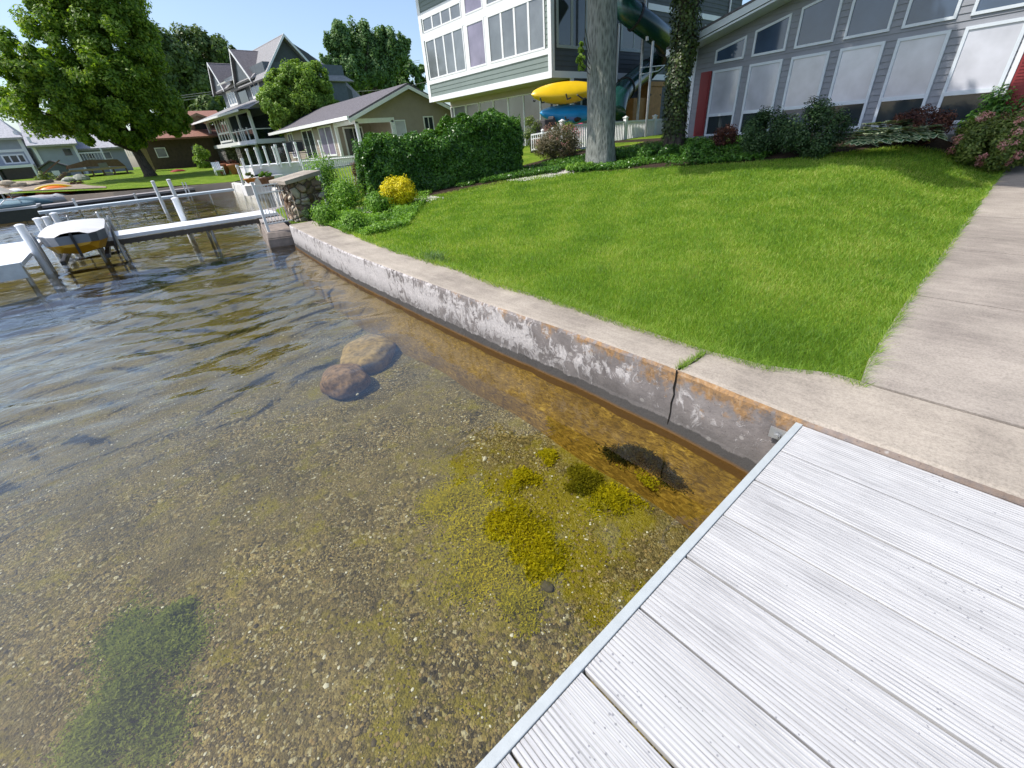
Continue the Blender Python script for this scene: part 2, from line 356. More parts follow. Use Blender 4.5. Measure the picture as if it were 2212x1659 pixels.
def stone(name, pal, scale=3.2, mortar=(.10, .075, .055, 1)):
    m = Mt(name); src = m.map((1, 1, 1.25)); d = m.noise(2.2, 3); v = m.N('ShaderNodeTexVoronoi'); v.inputs['Scale'].default_value = scale; v.inputs['Randomness'].default_value = .85
    sm = m.N('ShaderNodeVectorMath', operation='ADD'); m.L(src, sm.inputs[0]); sc = m.N('ShaderNodeVectorMath', operation='SCALE'); nz = m.N('ShaderNodeTexNoise'); nz.inputs['Scale'].default_value = 2.5; m.L(m.co, nz.inputs['Vector']); m.L(nz.outputs['Color'], sc.inputs[0]); sc.inputs['Scale'].default_value = .25; m.L(sc.outputs[0], sm.inputs[1]); m.L(sm.outputs[0], v.inputs[0])
    se = m.N('ShaderNodeSeparateColor'); m.L(v.outputs['Color'], se.inputs[0]); c = m.ramp(se.outputs[0], pal)
    c = m.mix(.5, c, m.ramp(m.noise(12, 6), [(.3, .6), (.7, 1.3)]), 'MULTIPLY')
    e = m.N('ShaderNodeTexVoronoi', feature='DISTANCE_TO_EDGE'); e.inputs['Scale'].default_value = scale; e.inputs['Randomness'].default_value = .85; m.L(sm.outputs[0], e.inputs[0])
    k = m.ramp(e.outputs[0], [(.03, 0), (.09, 1)]); c = m.mix(k, mortar, c); m.color(c); m.set(.85, .2); m.bump(m.math('ADD', m.ramp(e.outputs[0], [(0, 0), (.22, 1)]), m.math('MULTIPLY', m.noise(20, 4), .2)), .8, .05); return m.m
FIELD = stone('fieldstone', [(.0, (.14, .085, .05, 1)), (.3, (.30, .22, .15, 1)), (.6, (.42, .36, .27, 1)), (.85, (.52, .46, .36, 1)), (1, (.34, .25, .18, 1))], 4.2)
GSTONE = stone('grey_ledge_stone', [(.0, (.07, .065, .06, 1)), (.5, (.17, .16, .155, 1)), (1, (.28, .26, .25, 1))], 4.5, (.05, .048, .045, 1))
BOULD = stone('pale_boulder_wall', [(.0, (.36, .34, .31, 1)), (1, (.66, .63, .58, 1))], .9, (.3, .28, .25, 1))
def bark(name, a, b, sc=1.0):
    m = Mt(name); h = m.noise(11*sc, 9, .78, m.map((1, 1, .3)), .5); h2 = m.vor(13*sc, m.map((1, 1, .26)))
    k = m.math('ADD', m.math('MULTIPLY', h, .7), m.math('MULTIPLY', h2, .5)); m.color(m.ramp(k, [(.3, a), (.7, b)])); m.set(.9, .1); m.bump(k, .9, .04); return m.m
BARKG = bark('grey_bark', (.075, .08, .07, 1), (.27, .28, .255, 1), 1.6); BARKD = bark('dark_bark', (.03, .025, .02, 1), (.11, .09, .07, 1))
WOODO = simple('orange_stained_wood', (.42, .20, .055), .55, .2, 7, .3, .1)
WOODB = simple('brown_weathered_wood', (.17, .11, .075), .75, .25, 6, .2, .2)
SOIL = simple('mulch_soil', (.045, .032, .022), .95, .4, 20, .1, .6)
def grassground():
    m = Mt('lawn_soil_and_thatch'); c = m.ramp(m.noise(1.4, 5), [(.3, (.09, .16, .014, 1)), (.5, (.15, .24, .018, 1)), (.7, (.22, .28, .04, 1))])
    c = m.mix(.6, c, m.ramp(m.noise(26, 5, .7, m.map((1, 1, 1))), [(.3, .45), (.7, 1.4)]), 'MULTIPLY'); m.color(c); m.set(.9, .1); m.bump(m.noise(50, 4), 1.0, .04); return m.m
LAWN = grassground()
BLADE = leafmat('grass_blades', [(.10, .21, .024, 1), (.18, .32, .030, 1), (.27, .42, .044, 1), (.44, .48, .12, 1)], .5, .5)

# ------------------------------------------------------------------ terrain and water
def sm(t): t = np.clip(t, 0, 1); return t*t*(3-2*t)
def zt(x, y):
    x = np.asarray(x, float); y = np.asarray(y, float)
    zl = np.interp(x, [3.0, 6, 9, 11.5, 15, 17, 40], [.50, .68, .93, 1.13, 1.55, 1.65, 2.0])
    zs = np.interp(x, [3, 7, 9.2, 11.2, 13.3, 20, 40], [.49, .49, .54, .64, .70, .95, 1.3])
    z = zs+(zl-zs)*sm((y-.5)/2.1)
    zb = np.interp(x, [4, 12.4, 20], [.5, 1.45, 1.8]); z = z+(zb-z)*sm((y-12)/3)
    zf = np.minimum(.6+.045*(y-38), 1.7); z = z+(zf-z)*sm((y-36)/3)
    return z
def on_ground(p, dz=0.0):
    r = ray(p); lo, hi = 1.0, 200.0; t = 0
    for k in range(4000):
        t += .01 if t < 60 else .1
        q = EYE+r/np.linalg.norm(r)*t
        if q[2] <= float(zt(q[0], q[1]))+dz: return q
    return q
YO = [-60, .54, 1.29, 2.19, 3.5, 5, 7.4, 9.16, 11.67, 11.9]; XO = [2.42, 2.43, 2.49, 2.50, 2.47, 2.48, 2.53, 2.64, 2.84, 2.87]
YI = [-60, .3, .53, .83, 1.26, 1.64, 3.05, 4.14, 4.77, 6.49, 7.65, 8.74, 9.72, 11.6, 11.9]; XI = [3.08, 3.08, 3.08, 2.92, 2.87, 2.89, 2.96, 2.96, 3.05, 3.07, 3.14, 3.27, 3.30, 3.42, 3.42]
xo = lambda y: np.interp(y, YO, XO); xi = lambda y: np.interp(y, YI, XI)
SY = [-60, 11.9, 12.3, 14, 16.5, 18, 26, 38.2]; SX = [2.75, 2.95, 3.05, 3.3, 3.7, 4.9, 6.3, 6.5]
shx = lambda y: np.interp(y, SY, SX)

def grid(name, xs, ys, zf, mat, kind='structure', smooth=True):
    nx, ny = xs.shape[1], xs.shape[0]; z = zf(xs, ys); v = np.stack([xs, ys, z], -1).reshape(-1, 3)
    i = np.arange(nx-1)[None, :]+np.arange(ny-1)[:, None]*nx
    q = np.stack([i, i+1, i+nx+1, i+nx], -1).reshape(-1, 4)
    o = np_mesh(name, v, q, mat, smooth=smooth, off=np.zeros(3)); return setp(o, kind=kind)
def gnoise(x, y, s, seed=0):
    g = np.random.default_rng(seed); t = 0
    for k in range(6):
        a = g.uniform(0, 6.28); f = s*g.uniform(.6, 1.9); t = t+np.sin(f*(x*math.cos(a)+y*math.sin(a))+g.uniform(0, 6.28)+.8*np.sin(f*.7*(x*math.sin(a)-y*math.cos(a))))/6
    return t
# near shore: rows follow the waterline
ys = np.concatenate([np.arange(-60, -4, 4), np.arange(-4, 38.21, .35)]); s = np.concatenate([np.linspace(0, 1, 70)**1.6*40, [60, 120, 300]])
yy = np.repeat(ys[:, None], len(s), 1); xx = shx(ys)[:, None]+s[None, :]
setp(grid('lawn', xx, yy, lambda x, y: zt(x, y)-.03+.012*gnoise(x, y, 2.2, 3)*(x < 12), LAWN))
xs = np.concatenate([[-400, -200, -80], np.linspace(-30, 6.5, 30), np.linspace(8, 60, 20), [120, 400]])
sf = np.array([0, 1, 2, 4, 6, 8, 11, 15, 20, 30, 45, 70, 120, 250, 600])
ysh = np.interp(xs, [-30, -9, -5, 0, 6.5], [60, 50, 46.5, 42, 38.2])
xx = np.repeat(xs[None, :], len(sf), 0); yy = ysh[None, :]+sf[:, None]
grid('far_shore_ground', xx, yy, lambda x, y: zt(x, y)-.02, LAWN)
def bedz(x, y):
    z = -.36-.045*np.clip(2.3-x, 0, 30)-.018*np.clip(y-2, 0, 40)
    return np.maximum(z, -1.7)+.018*gnoise(x, y, 3.0, 5)+.008*gnoise(x, y, 9, 8)
xs = np.concatenate([[-600, -200, -60], np.arange(-20, 4.01, .12), [7, 12]]); ys = np.concatenate([[-200, -60], np.arange(-6, 20, .12), np.arange(20, 52, 2), [62, 200]])
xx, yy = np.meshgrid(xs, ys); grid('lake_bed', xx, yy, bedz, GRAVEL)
def wave(x, y):
    g = np.random.default_rng(4); h = 0
    wx = x+.28*np.sin(.9*y+.5*x)+.14*np.sin(2.1*x-1.3*y); wy = y+.24*np.sin(1.1*x-.6*y)+.10*np.sin(2.7*y+1.9*x)
    for k in range(13):
        lam = .25*1.135**k; a = math.radians(90-28+g.uniform(-38, 38)); kk = 2*math.pi/lam
        amp = .0041*(lam/.6)**1.0*g.uniform(.7, 1.2)*(1.55 if .42 < lam < 1.0 else .8)
        if lam > 1.3: amp *= .5
        h = h+amp*np.sin(kk*(wx*math.cos(a)+wy*math.sin(a))+g.uniform(0, 6.28))
    env = .035+.965*sm((y-.12*x-2.7)/4.8)
    env = env*np.clip((shx(y)+.1-x)/1.2, .25, 1)
    fx = np.clip((x+16)/1.5, 0, 1)*np.clip((40-y)/3, 0, 1)*np.clip((y+6)/1, 0, 1)
    return h*env*fx
xs = np.arange(-16, 3.61, .07); ys = np.arange(-6, 40.01, .07); xx, yy = np.meshgrid(xs, ys)
wo = grid('lake_water', xx, yy, wave, WATER)
outer = MB()
x0, x1, y0, y1 = float(xs[0]), float(xs[-1]), float(ys[0]), float(ys[-1])
for a in ((-600, -200, x0, 200), (x0, -200, x1, y0), (x0, y1, x1, 200), (x1, -200, 9, 200)):
    outer.add([(a[0], a[1], 0), (a[2], a[1], 0), (a[2], a[3], 0), (a[0], a[3], 0)], [(0, 1, 2, 3)])
setp(outer.build('lake_water', WATER), kind='structure')

# ------------------------------------------------------------------ seawall with its footing
ysw = np.concatenate([np.arange(-60, -2, 4), np.arange(-2, 11.9, .12), [11.9]])
prof = [(-.03, -.9), (-.015, .0), (.0, .12), (.0, .25), (.0, .40), (.003, .49), (.016, .515), (.045, .522)]
V = []
g = np.random.default_rng(2)
for i, y in enumerate(ysw):
    for (dx, z) in prof: V.append((xo(y)+dx+float(g.normal(0, .0025)), y, z))
    ci = xi(y)+(.03 if y > .37 else .0); V.append((ci, y, .522)); V.append((ci, y, .2))
k = len(prof)+2; n = len(ysw)
mb = MB(); mb.v = V; mb.f = [(i*k+j, (i+1)*k+j, (i+1)*k+j+1, i*k+j+1) for i in range(n-1) for j in range(k-1)]+[tuple((n-1)*k+j for j in range(k))]
mb.mi = [1 if (i < (n-1)*(k-1) and i % (k-1) >= len(prof)-2) else 0 for i in range(len(mb.f))]
sw = mb.build('seawall', [SEAW, CAPM]); setp(sw, 'long low concrete seawall with rust stains and flaking white face along the lawn', 'seawall')
def footmat():
    m = Mt('amber_algae_footing'); X, Y, Z = m.xyz(); s = m.map((1, .35, 1), rot=(0, 0, .5))
    a = m.noise(44, 6, .75, s, .8); b = m.noise(3.0, 5)
    c = m.ramp(a, [(.33, (.05, .035, .006, 1)), (.46, (.18, .105, .014, 1)), (.57, (.34, .21, .03, 1)), (.70, (.56, .40, .09, 1))])
    c = m.mix(m.ramp(b, [(.40, .0), (.66, .6)]), c, (.10, .055, .010, 1))
    k = m.N('ShaderNodeMapRange'); m.L(Y, k.inputs[0]); k.inputs[1].default_value = 2.5; k.inputs[2].default_value = 7; k.inputs[3].default_value = 0; k.inputs[4].default_value = .75
    c = m.mix(k.outputs[0], c, (.17, .13, .06, 1)); m.color(c); m.set(.8, .2); m.bump(a, .8, .02); return m.m
FOOT = footmat()
mb = MB(); L = [y for y in ysw if y > -3]
for i, y in enumerate(L):
    e = .56+.05*math.sin(1.3*y)+.03*math.sin(4.1*y)
    w0 = .62
    for (dx, z) in ((-e*w0-.02, -.62), (-e*w0, -.25), (-e*w0+.05, -.215), (-.06, -.115), (.02, -.03)): mb.v.append((xo(y)+dx, y, z+.008*math.sin(7*y+dx*9)))
mb.f = [(i*5+j, (i+1)*5+j, (i+1)*5+j+1, i*5+j+1) for i in range(len(L)-1) for j in range(4)]; mb.mi = [0]*len(mb.f)
mb.build('footing', FOOT, sw, smooth=True)
# crack down the face and the weed filled joint across the cap
mb = MB(); pts = []
for i, (px, py) in enumerate([(1462, 800), (1459, 822), (1455, 838), (1456, 852), (1450, 870), (1448, 890), (1443, 912), (1441, 930), (1438, 950), (1437, 964)]):
    q = pt((px, py), X=2.486); pts.append((2.489-.004, q[1], q[2]))
mb.tube(pts, [.006, .005, .007, .005, .006, .004, .006, .005, .004, .003], 5)
q0 = onz((1466, 797), .524); q1 = onz((1524, 762), .524)
mb.tube([(q0[0], q0[1], .519), ((q0[0]+q1[0])/2+.01, (q0[1]+q1[1])/2-.02, .519), (q1[0], q1[1], .519)], .009, 5)
mb.build('crack', simple('crack_shadow', (.02, .017, .014), .95, .2, 20), sw)

# ------------------------------------------------------------------ sidewalk slabs
ylf = lambda x: np.interp(x, [3.08, 3.3, 3.5, 5, 7.4, 9, 13, 40], [.36, .40, .42, .50, .58, .64, .76, 1.6])
mb = MB(); xj = [3.09+2.04*i for i in range(10)]
for i in range(9):
    a, b = xj[i]+(.026 if i == 0 else .009), xj[i+1]-.009; sub = np.linspace(a, b, 7)
    for j in range(6):
        p, q = sub[j], sub[j+1]; zp, zq = float(zt(p, .2))+.028, float(zt(q, .2))+.028
        yp, yq = float(ylf(p)), float(ylf(q))
        mb.hexa([(p, -1.35, zp-.12), (q, -1.35, zq-.12), (q, yq, zq-.12), (p, yp, zp-.12), (p, -1.35, zp), (q, -1.35, zq), (q, yq, zq), (p, yp, zp)])
for x in xj[:9]:
    zp = float(zt(x, .2))+.028; mb.box(x-.012 if x > 3.2 else 3.07, -1.35, zp-.1, x+.03, float(ylf(x))-.02, zp-.012, 1)
setp(mb.build('sidewalk', [CONC, simple('dark_joint_grit', (.035, .028, .02), .95, .5, 40, .1, .5)]), kind='structure')

# ------------------------------------------------------------------ the pier underfoot
D0 = (0, 0, .3)
dock = thing('dock', 'white ribbed vinyl dock in the foreground, its end against the seawall', 'dock', (.8, -.5, .3))
gaps = [2.425, 2.118, 1.808, 1.497, 1.183, .870, .558, .248, -.064, -.376, -.688, -1.0, -1.313, -1.626, -1.939, -2.252, -2.565, -2.878]; ZT = .492
for i in range(17):
    a, b = gaps[i]-.003, gaps[i+1]+(.011 if i % 2 else .005); nr = 19; mb = MB(); pr = []
    p = (a-b)/nr
    for k in range(nr):
        x = a-k*p
        pr += [(x, ZT-.0035), (x-p*.12, ZT-.0003), (x-p*.5, ZT), (x-p*.86, ZT-.0004)]
    pr += [(b, ZT-.0035), (b, ZT-.03), (a, ZT-.03)]
    m = len(pr); mb.v = [(x, .452, z) for x, z in pr]+[(x, -1.7, z) for x, z in pr]
    mb.f = [tuple(range(m)), tuple(reversed(range(m, 2*m)))]+[(j, m+j, m+(j+1) % m, (j+1) % m) for j in range(m)]; mb.mi = [0]*len(mb.f)
    mb.build('deck_board', DOCK, dock)
mb = MB(); mb.box(-2.9, .4545, ZT-.13, 2.425, .4905, ZT+.006)
mb.build('edge_channel', DOCKEDGE, dock, bevel=.003)
mb = MB()
for x in (2.3, 1.2, 0.0, -1.4, -2.8): mb.box(x-.04, -1.65, ZT-.14, x+.04, .44, ZT-.035)
mb.box(-2.85, -.6, ZT-.16, 2.4, -.52, ZT-.145); mb.build('frame', GALV, dock)
mb = MB(); q = pt((1696, 938), X=2.415)
mb.box(2.405, .49, q[2]-.05, 2.417, .60, q[2]+.02); mb.tube([(2.415, .555, q[2]-.02), (2.385, .555, q[2]-.02)], .014, 8); mb.tube([(2.40, .555, q[2]-.02), (2.392, .555, q[2]-.02)], .022, 6)
mb.build('bracket', GALV, dock)

# ------------------------------------------------------------------ stones, shells and weed under water
ROCKB = simple('brown_wet_rock', (.27, .17, .10), .75, .55, 22, .3, .8); ROCKT = simple('tan_wet_rock', (.36, .255, .115), .75, .45, 16, .3, .7)
def rock(c, r, seed, flat=1.0, rz=0):
    mb = MB(); mb.blob((0, 0, 0), r, 44, 28, .07, seed); v = np.array(mb.v); v *= (1+.022*gnoise(v[:, 0]+v[:, 2]*.8, v[:, 1]-v[:, 2]*.6, 26, seed)+.012*gnoise(v[:, 0]-v[:, 2], v[:, 1], 60, seed+1))[:, None] if r[0] > .1 else 1
    v[:, 2] = np.sign(v[:, 2])*np.abs(v[:, 2]/r[2])**flat*r[2]
    ca, sa = math.cos(rz), math.sin(rz); v = np.stack([v[:, 0]*ca-v[:, 1]*sa+c[0], v[:, 0]*sa+v[:, 1]*ca+c[1], v[:, 2]+c[2]], -1); mb.v = [tuple(q) for q in v]; return mb
c = onz((742, 812), -.27); setp(rock((c[0], c[1], -.33), (.265, .29, .18), 3, .8, .3).build('rock', ROCKB, smooth=True), 'round red brown rock lying under the water, the nearer of two', 'rock')
c = onz((792, 752), -.27); setp(rock((c[0], c[1], -.36), (.34, .46, .17), 9, .55, -.75).build('rock', ROCKT, smooth=True), 'flat topped tan slab of rock under the water beside the round one', 'rock')
c = onz((1182, 1258), -.36); setp(rock((c[0], c[1], -.41), (.030, .05, .03), 5, .7, .3).build('stone', simple('dark_olive_stone', (.09, .075, .04), .8, .4, 30), smooth=True), 'small dark brown stone on the gravel bed near the yellow green weed', 'stone')
SHELL = simple('pale_shell', (.62, .60, .56), .5, .1, 20, .4)
for (px, py), lab, r in (((1047, 990), 'small pale oval shell lying on the gravel left of the dark weed', .03), ((772, 851), 'white pebble just below the round brown rock', .024), ((1062, 1085), 'pair of tiny white pebbles above the yellow green weed', .014)):
    c = onz((px, py), -.385); setp(rock((c[0], c[1], -.39), (r, r*.6, .012), 2, 1, .8).build('shell', SHELL, smooth=True), lab, 'shell')
def pebbles(n):
    g = np.random.default_rng(21); d = g.uniform(0, 1, n)**1.3*6.5+.2; a = g.uniform(-1.9, .9, n)
    # spread over the part of the bed nearest the pier
    x = 1.2+g.uniform(-6, 1.25, n); y = g.uniform(-.5, 1, n)**1*7.5
    keep = (y > -.4) & (x < xo(y)-.6) & (g.uniform(0, 1, n) < np.clip(2.2/np.hypot(x, y+.3), .08, 1)); x, y = x[keep], y[keep]; n = len(x)
    r = .0045+.008*g.uniform(0, 1, n)**2.6+.008*(g.uniform(0, 1, n) > .985); z = bedz(x, y)
    base = np.array([(1, 0, 0), (.3, .9, 0), (-.8, .6, 0), (-.8, -.6, 0), (.3, -.95, 0), (0, 0, .55)])
    th = g.uniform(0, 6.28, n); el = g.uniform(.6, 1, n)
    bx = base[None, :, 0]*r[:, None]; by = base[None, :, 1]*(r*el)[:, None]
    vx = x[:, None]+bx*np.cos(th)[:, None]-by*np.sin(th)[:, None]; vy = y[:, None]+bx*np.sin(th)[:, None]+by*np.cos(th)[:, None]; vz = z[:, None]+.003+base[None, :, 2]*r[:, None]*1.2
    v = np.stack([vx, vy, vz], -1).reshape(-1, 3); f = np.array([(0, 1, 5), (1, 2, 5), (2, 3, 5), (3, 4, 5), (4, 0, 5)])[None]+(np.arange(n)*6)[:, None, None]
    m = Mt('mixed_pebbles'); m.color(m.ramp(m.island(), [(0, (.05, .04, .025, 1)), (.35, (.13, .10, .055, 1)), (.6, (.22, .17, .085, 1)), (.8, (.30, .21, .09, 1)), (.93, (.42, .36, .24, 1)), (.98, (.70, .69, .66, 1))])); m.set(.6, .3)
    o = np_mesh('pebbles', v, None, m.m, tris=f.reshape(-1, 3)); setp(o, 'loose brown and ochre pebbles scattered over the lake bed', 'pebbles', kind='stuff')
pebbles(120000)
def algmat(name, cols): return leafmat(name, cols, .5, .95)
WEED = algmat('yellow_green_algae', [(.34, .32, .006, 1), (.56, .50, .008, 1), (.74, .64, .02, 1)])
WEEDD = algmat('dark_olive_algae', [(.13, .125, .005, 1), (.24, .22, .008, 1), (.34, .31, .012, 1)])
WEEDK = algmat('blackish_algae', [(.02, .022, .006, 1), (.04, .04, .008, 1), (.08, .075, .012, 1)])
WEEDG = algmat('soft_green_algae', [(.24, .29, .06, 1), (.32, .37, .08, 1), (.38, .43, .10, 1)])
def bottomz(x, y):
    d = xo(y)-x; f = np.interp(d, [.0, .06, .30, .40], [-.04, -.10, -.19, -.22]); return np.where(d < .40, f, bedz(x, y))
def algae(px, rpx, n, mat, lab, grp, zb=-.37, h=.12, dens=.8, el=1.0, ang=0):
    c = onz(px, zb+h*.5); r = rpx*pxm(c, c)*1.0; g = np.random.default_rng(int(px[0])); lob = g.normal(0, .38, (7, 2)); r0 = lob[g.integers(0, 7, n)]+g.normal(0, .22, (n, 2))
    k = np.clip(1-np.hypot(r0[:, 0], r0[:, 1]), .0, 1)
    u, v_ = r0[:, 0]*r, r0[:, 1]*r*el; X = c[0]+u*math.cos(ang)-v_*math.sin(ang); Y = c[1]+u*math.sin(ang)+v_*math.cos(ang)
    Z = bottomz(X, Y)+g.uniform(0, 1, n)*h*(k**.8+.05)
    L = .018+.026*g.uniform(0, 1, n); a = g.uniform(0, 6.28, n); up = g.uniform(-.2, .7, n)*L
    t = np.stack([np.cos(a)*L, np.sin(a)*L, up], -1); wv = np.stack([-np.sin(a), np.cos(a), g.uniform(-.5, .5, n)], -1)*.0013
    Z = np.minimum(Z, -.035); P = np.stack([X, Y, Z], -1); V = np.stack([P-wv, P+wv, P+t*.6+wv+g.normal(0, .004, (n, 3)), P+t*.6-wv+g.normal(0, .004, (n, 3))], 1)
    o = np_mesh('waterweed', V.reshape(-1, 3), np.arange(n*4).reshape(-1, 4), mat); setp(o, lab, 'waterweed', grp)
GW = 'clumps of algae on the lake bed'
algae((1060, 1130), 120, 9500, WEED, 'largest bright yellow green clump of weed on the gravel bed', GW, h=.10)
algae((1150, 1190), 76, 4200, WEED, 'yellow green weed clump just below right of the largest one', GW, h=.07)
algae((1125, 1030), 40, 3200, WEED, 'small olive weed clump above the largest yellow green one', GW, h=.06)
algae((1190, 983), 28, 1600, WEED, 'small weed tuft nearest the amber footing, left of the dark clump', GW, h=.05)
algae((1258, 1030), 46, 4200, WEEDD, 'olive weed clump below the dark one beside the footing', GW, h=.08)
algae((1330, 1070), 62, 4200, WEED, 'olive weed clump closest to the dock edge', GW, h=.06)
algae((1380, 984), 80, 5200, WEEDK, 'almost black weed clump against the wall foot below the crack', GW, zb=-.16, h=.09, el=.42, ang=1.571)
algae((985, 1055), 70, 5200, WEED, 'thin grey green weed patch left of the yellow green clumps', GW, h=.05)
algae((1120, 1290), 52, 3600, WEED, 'faint weed patch below the yellow green clumps toward the dock', GW, h=.05)
algae((235, 1480), 190, 16000, WEEDG, 'long soft green weed bed in the lower left of the lake', GW, h=.14, el=.8, ang=1.25, zb=-.42)
algae((355, 1310), 50, 2500, WEEDG, 'small green tuft at the upper end of the long weed bed', GW, h=.10, zb=-.42)

# ------------------------------------------------------------------ lawn grass
def blades(x, y, z, h, wd, lean, g, name, mat, lab, kind='stuff', cat='grass'):
    n = len(x); a = g.uniform(0, 6.28, n); L = h*lean
    dx, dy = np.cos(a)*L, np.sin(a)*L
    if isinstance(lean, tuple): pass
    b = g.uniform(0, 3.14, n); wx, wy = np.cos(b)*wd, np.sin(b)*wd
    P = np.stack([x, y, z], -1)
    W = np.stack([wx, wy, 0*wx], -1); Mid = P+np.stack([dx*.35, dy*.35, h*.6], -1); Tip = P+np.stack([dx, dy, h*.92], -1)
    V = np.stack([P-W, P+W, Mid+W*.75, Mid-W*.75, Tip], 1).reshape(-1, 3); i = (np.arange(n)*5)[:, None]
    o = np_mesh(name, V, i+np.array([[0, 1, 2, 3]]), mat, tris=i+np.array([[3, 2, 4]])); return setp(o, lab, cat, kind=kind)
def bedx(y): return np.interp(y, [.5, 1.2, 2.7, 4.2, 6, 7.7, 9.5], [14.6, 13.9, 12.7, 11.8, 11.0, 10.5, 9.8])
g = np.random.default_rng(5); n = 1250000
x = g.uniform(2.85, 15, n); y = g.uniform(.3, 11.5, n); d = np.hypot(x, y)
keep = (g.uniform(0, 1, n) < np.clip((3.6/d)**1.35, .06, 1)) & (x > xi(y)-.055+.03*gnoise(x, y, 14, 6)+.03*gnoise(x, y, 45, 16)) & (y > ylf(x)-.03+.03*gnoise(x, y, 16, 7)+.02*gnoise(x, y, 50, 9)) & (x < bedx(y)+.1*gnoise(x, y, 4, 2)) & (y < 9.6+(x-3.3)*1.0) & (y < 11.9-.33*(x-5))
x, y, d = x[keep], y[keep], d[keep]; n = len(x)
edge = np.minimum(x-xi(y), y-ylf(x)); e = np.clip(1-edge/.14, 0, 1)
pat = .5+.5*gnoise(x, y, 1.6, 12)
pat2 = gnoise(x, y, 5.0, 18); h = (.020+.026*g.uniform(0, 1, n))*(1+.45*pat+.35*pat2)+e*.05*g.uniform(0, 1, n)+.04*(g.uniform(0, 1, n) > .993)
wd = .0013*np.maximum(1, d/3.2)
blades(x, y, zt(x, y)-.012+.03*((y < ylf(x)+.01) | (x < xi(y)+.035)), h, wd, (.35+.65*g.uniform(0, 1, n)+e*.7+.3*pat2), g, 'lawn_grass', BLADE, 'short green lawn grass between the seawall and the garden bed')
# rank grass in the cap joint
n = 420; t = g.uniform(0, 1, n)**.8; x = q1[0]+(q0[0]-q1[0])*t+g.normal(0, .014, n); y = q1[1]+(q0[1]-q1[1])*t+g.normal(0, .014, n)
setp(blades(x, y, np.full(n, .52), .02+.035*g.uniform(0, 1, n), np.full(n, .0014), .9, g, 'weed_tuft', BLADE, 'green grass growing along the crack in the seawall cap', kind=None, cat='grass tuft'))
# longer tuft leaning over the cap
BLUEG = leafmat('pale_blue_green_blades', [(.09, .17, .05, 1), (.18, .27, .10, 1)], .3)
c = onz((935, 562), .52); n = 260; x = c[0]+.02+g.normal(0, .07, n); y = c[1]+g.normal(0, .16, n)
setp(blades(x, y, np.full(n, .50), .08+.10*g.uniform(0, 1, n), np.full(n, .0035), .9, g, 'grass_tuft', BLUEG, 'pale coarse grass tuft leaning over the seawall cap', kind=None, cat='grass tuft'))

# ------------------------------------------------------------------ building helpers
def inset(poly, t):
    n = len(poly); A = sum(poly[i][0]*poly[(i+1) % n][1]-poly[(i+1) % n][0]*poly[i][1] for i in range(n)); sg = 1 if A > 0 else -1; out = []
    for i in range(n):
        p0, p1, p2 = map(np.array, (poly[i-1], poly[i], poly[(i+1) % n])); e1 = (p1-p0)/np.linalg.norm(p1-p0); e2 = (p2-p1)/np.linalg.norm(p2-p1)
        n1 = sg*np.array([-e1[1], e1[0]]); n2 = sg*np.array([-e2[1], e2[0]]); out.append(tuple(p1+(n1+n2)*t/(1+np.dot(n1, n2))))
    return out
def ring(mb, fr, poly, t, d0, d1, mi=0):
    q = inset(poly, t); n = len(poly)
    vs = [fr.P(u, z, d1) for u, z in poly]+[fr.P(u, z, d1) for u, z in q]+[fr.P(u, z, d0) for u, z in poly]+[fr.P(u, z, d0) for u, z in q]; fs = []
    for i in range(n):
        j = (i+1) % n; fs += [(i, n+i, n+j, j), (i, j, 2*n+j, 2*n+i), (n+i, 3*n+i, 3*n+j, n+j)]
    return mb.add(vs, fs, mi)
def window(parent, fr, poly, panem, t=.07, mu=(), mz=(), trim=WHITEP, d=0.0, proud=.045, mw=.05, name='window'):
    if len(poly) == 2: (a, b), (c, e) = poly; poly = [(a, b), (c, b), (c, e), (a, e)]
    mb = MB(); ring(mb, fr, poly, t, d-.02, d+proud); q = inset(poly, t*.98)
    us = [u for u, z in q]; zs = [z for u, z in q]
    for u in mu:
        # upper end follows a sloping head
        top = max(zs)
        if len(q) == 4 and abs(q[2][1]-q[3][1]) > .02: top = np.interp(u, [q[3][0], q[2][0]], [q[3][1], q[2][1]])
        mb.fbox(fr, u-mw/2, u+mw/2, min(zs), top, d, d+proud*.8)
    for z in mz: mb.fbox(fr, min(us), max(us), z-mw/2, z+mw/2, d, d+proud*.75)
    o = mb.build(name, trim, parent); pb = MB(); pb.add([fr.P(u, z, d+.021) for u, z in q], [tuple(range(len(q)))]); pb.build('pane', panem, o); return o
def clap(mb, fr, uf, za, zb, step=.12, d=0.0, lap=.016):
    z = za
    while z < zb-1e-4:
        z2_ = min(z+step, zb); a0, a1 = uf(z); b0, b1 = uf(z2_)
        mb.add([fr.P(a0, z, d+lap), fr.P(a1, z, d+lap), fr.P(b1, z2_, d), fr.P(b0, z2_, d), fr.P(a0, z, d), fr.P(a1, z, d)], [(0, 1, 2, 3), (4, 5, 1, 0)]); z = z2_
    return mb
Q = lambda fr, l, d=0: [fr.px(p, d) for p in l]

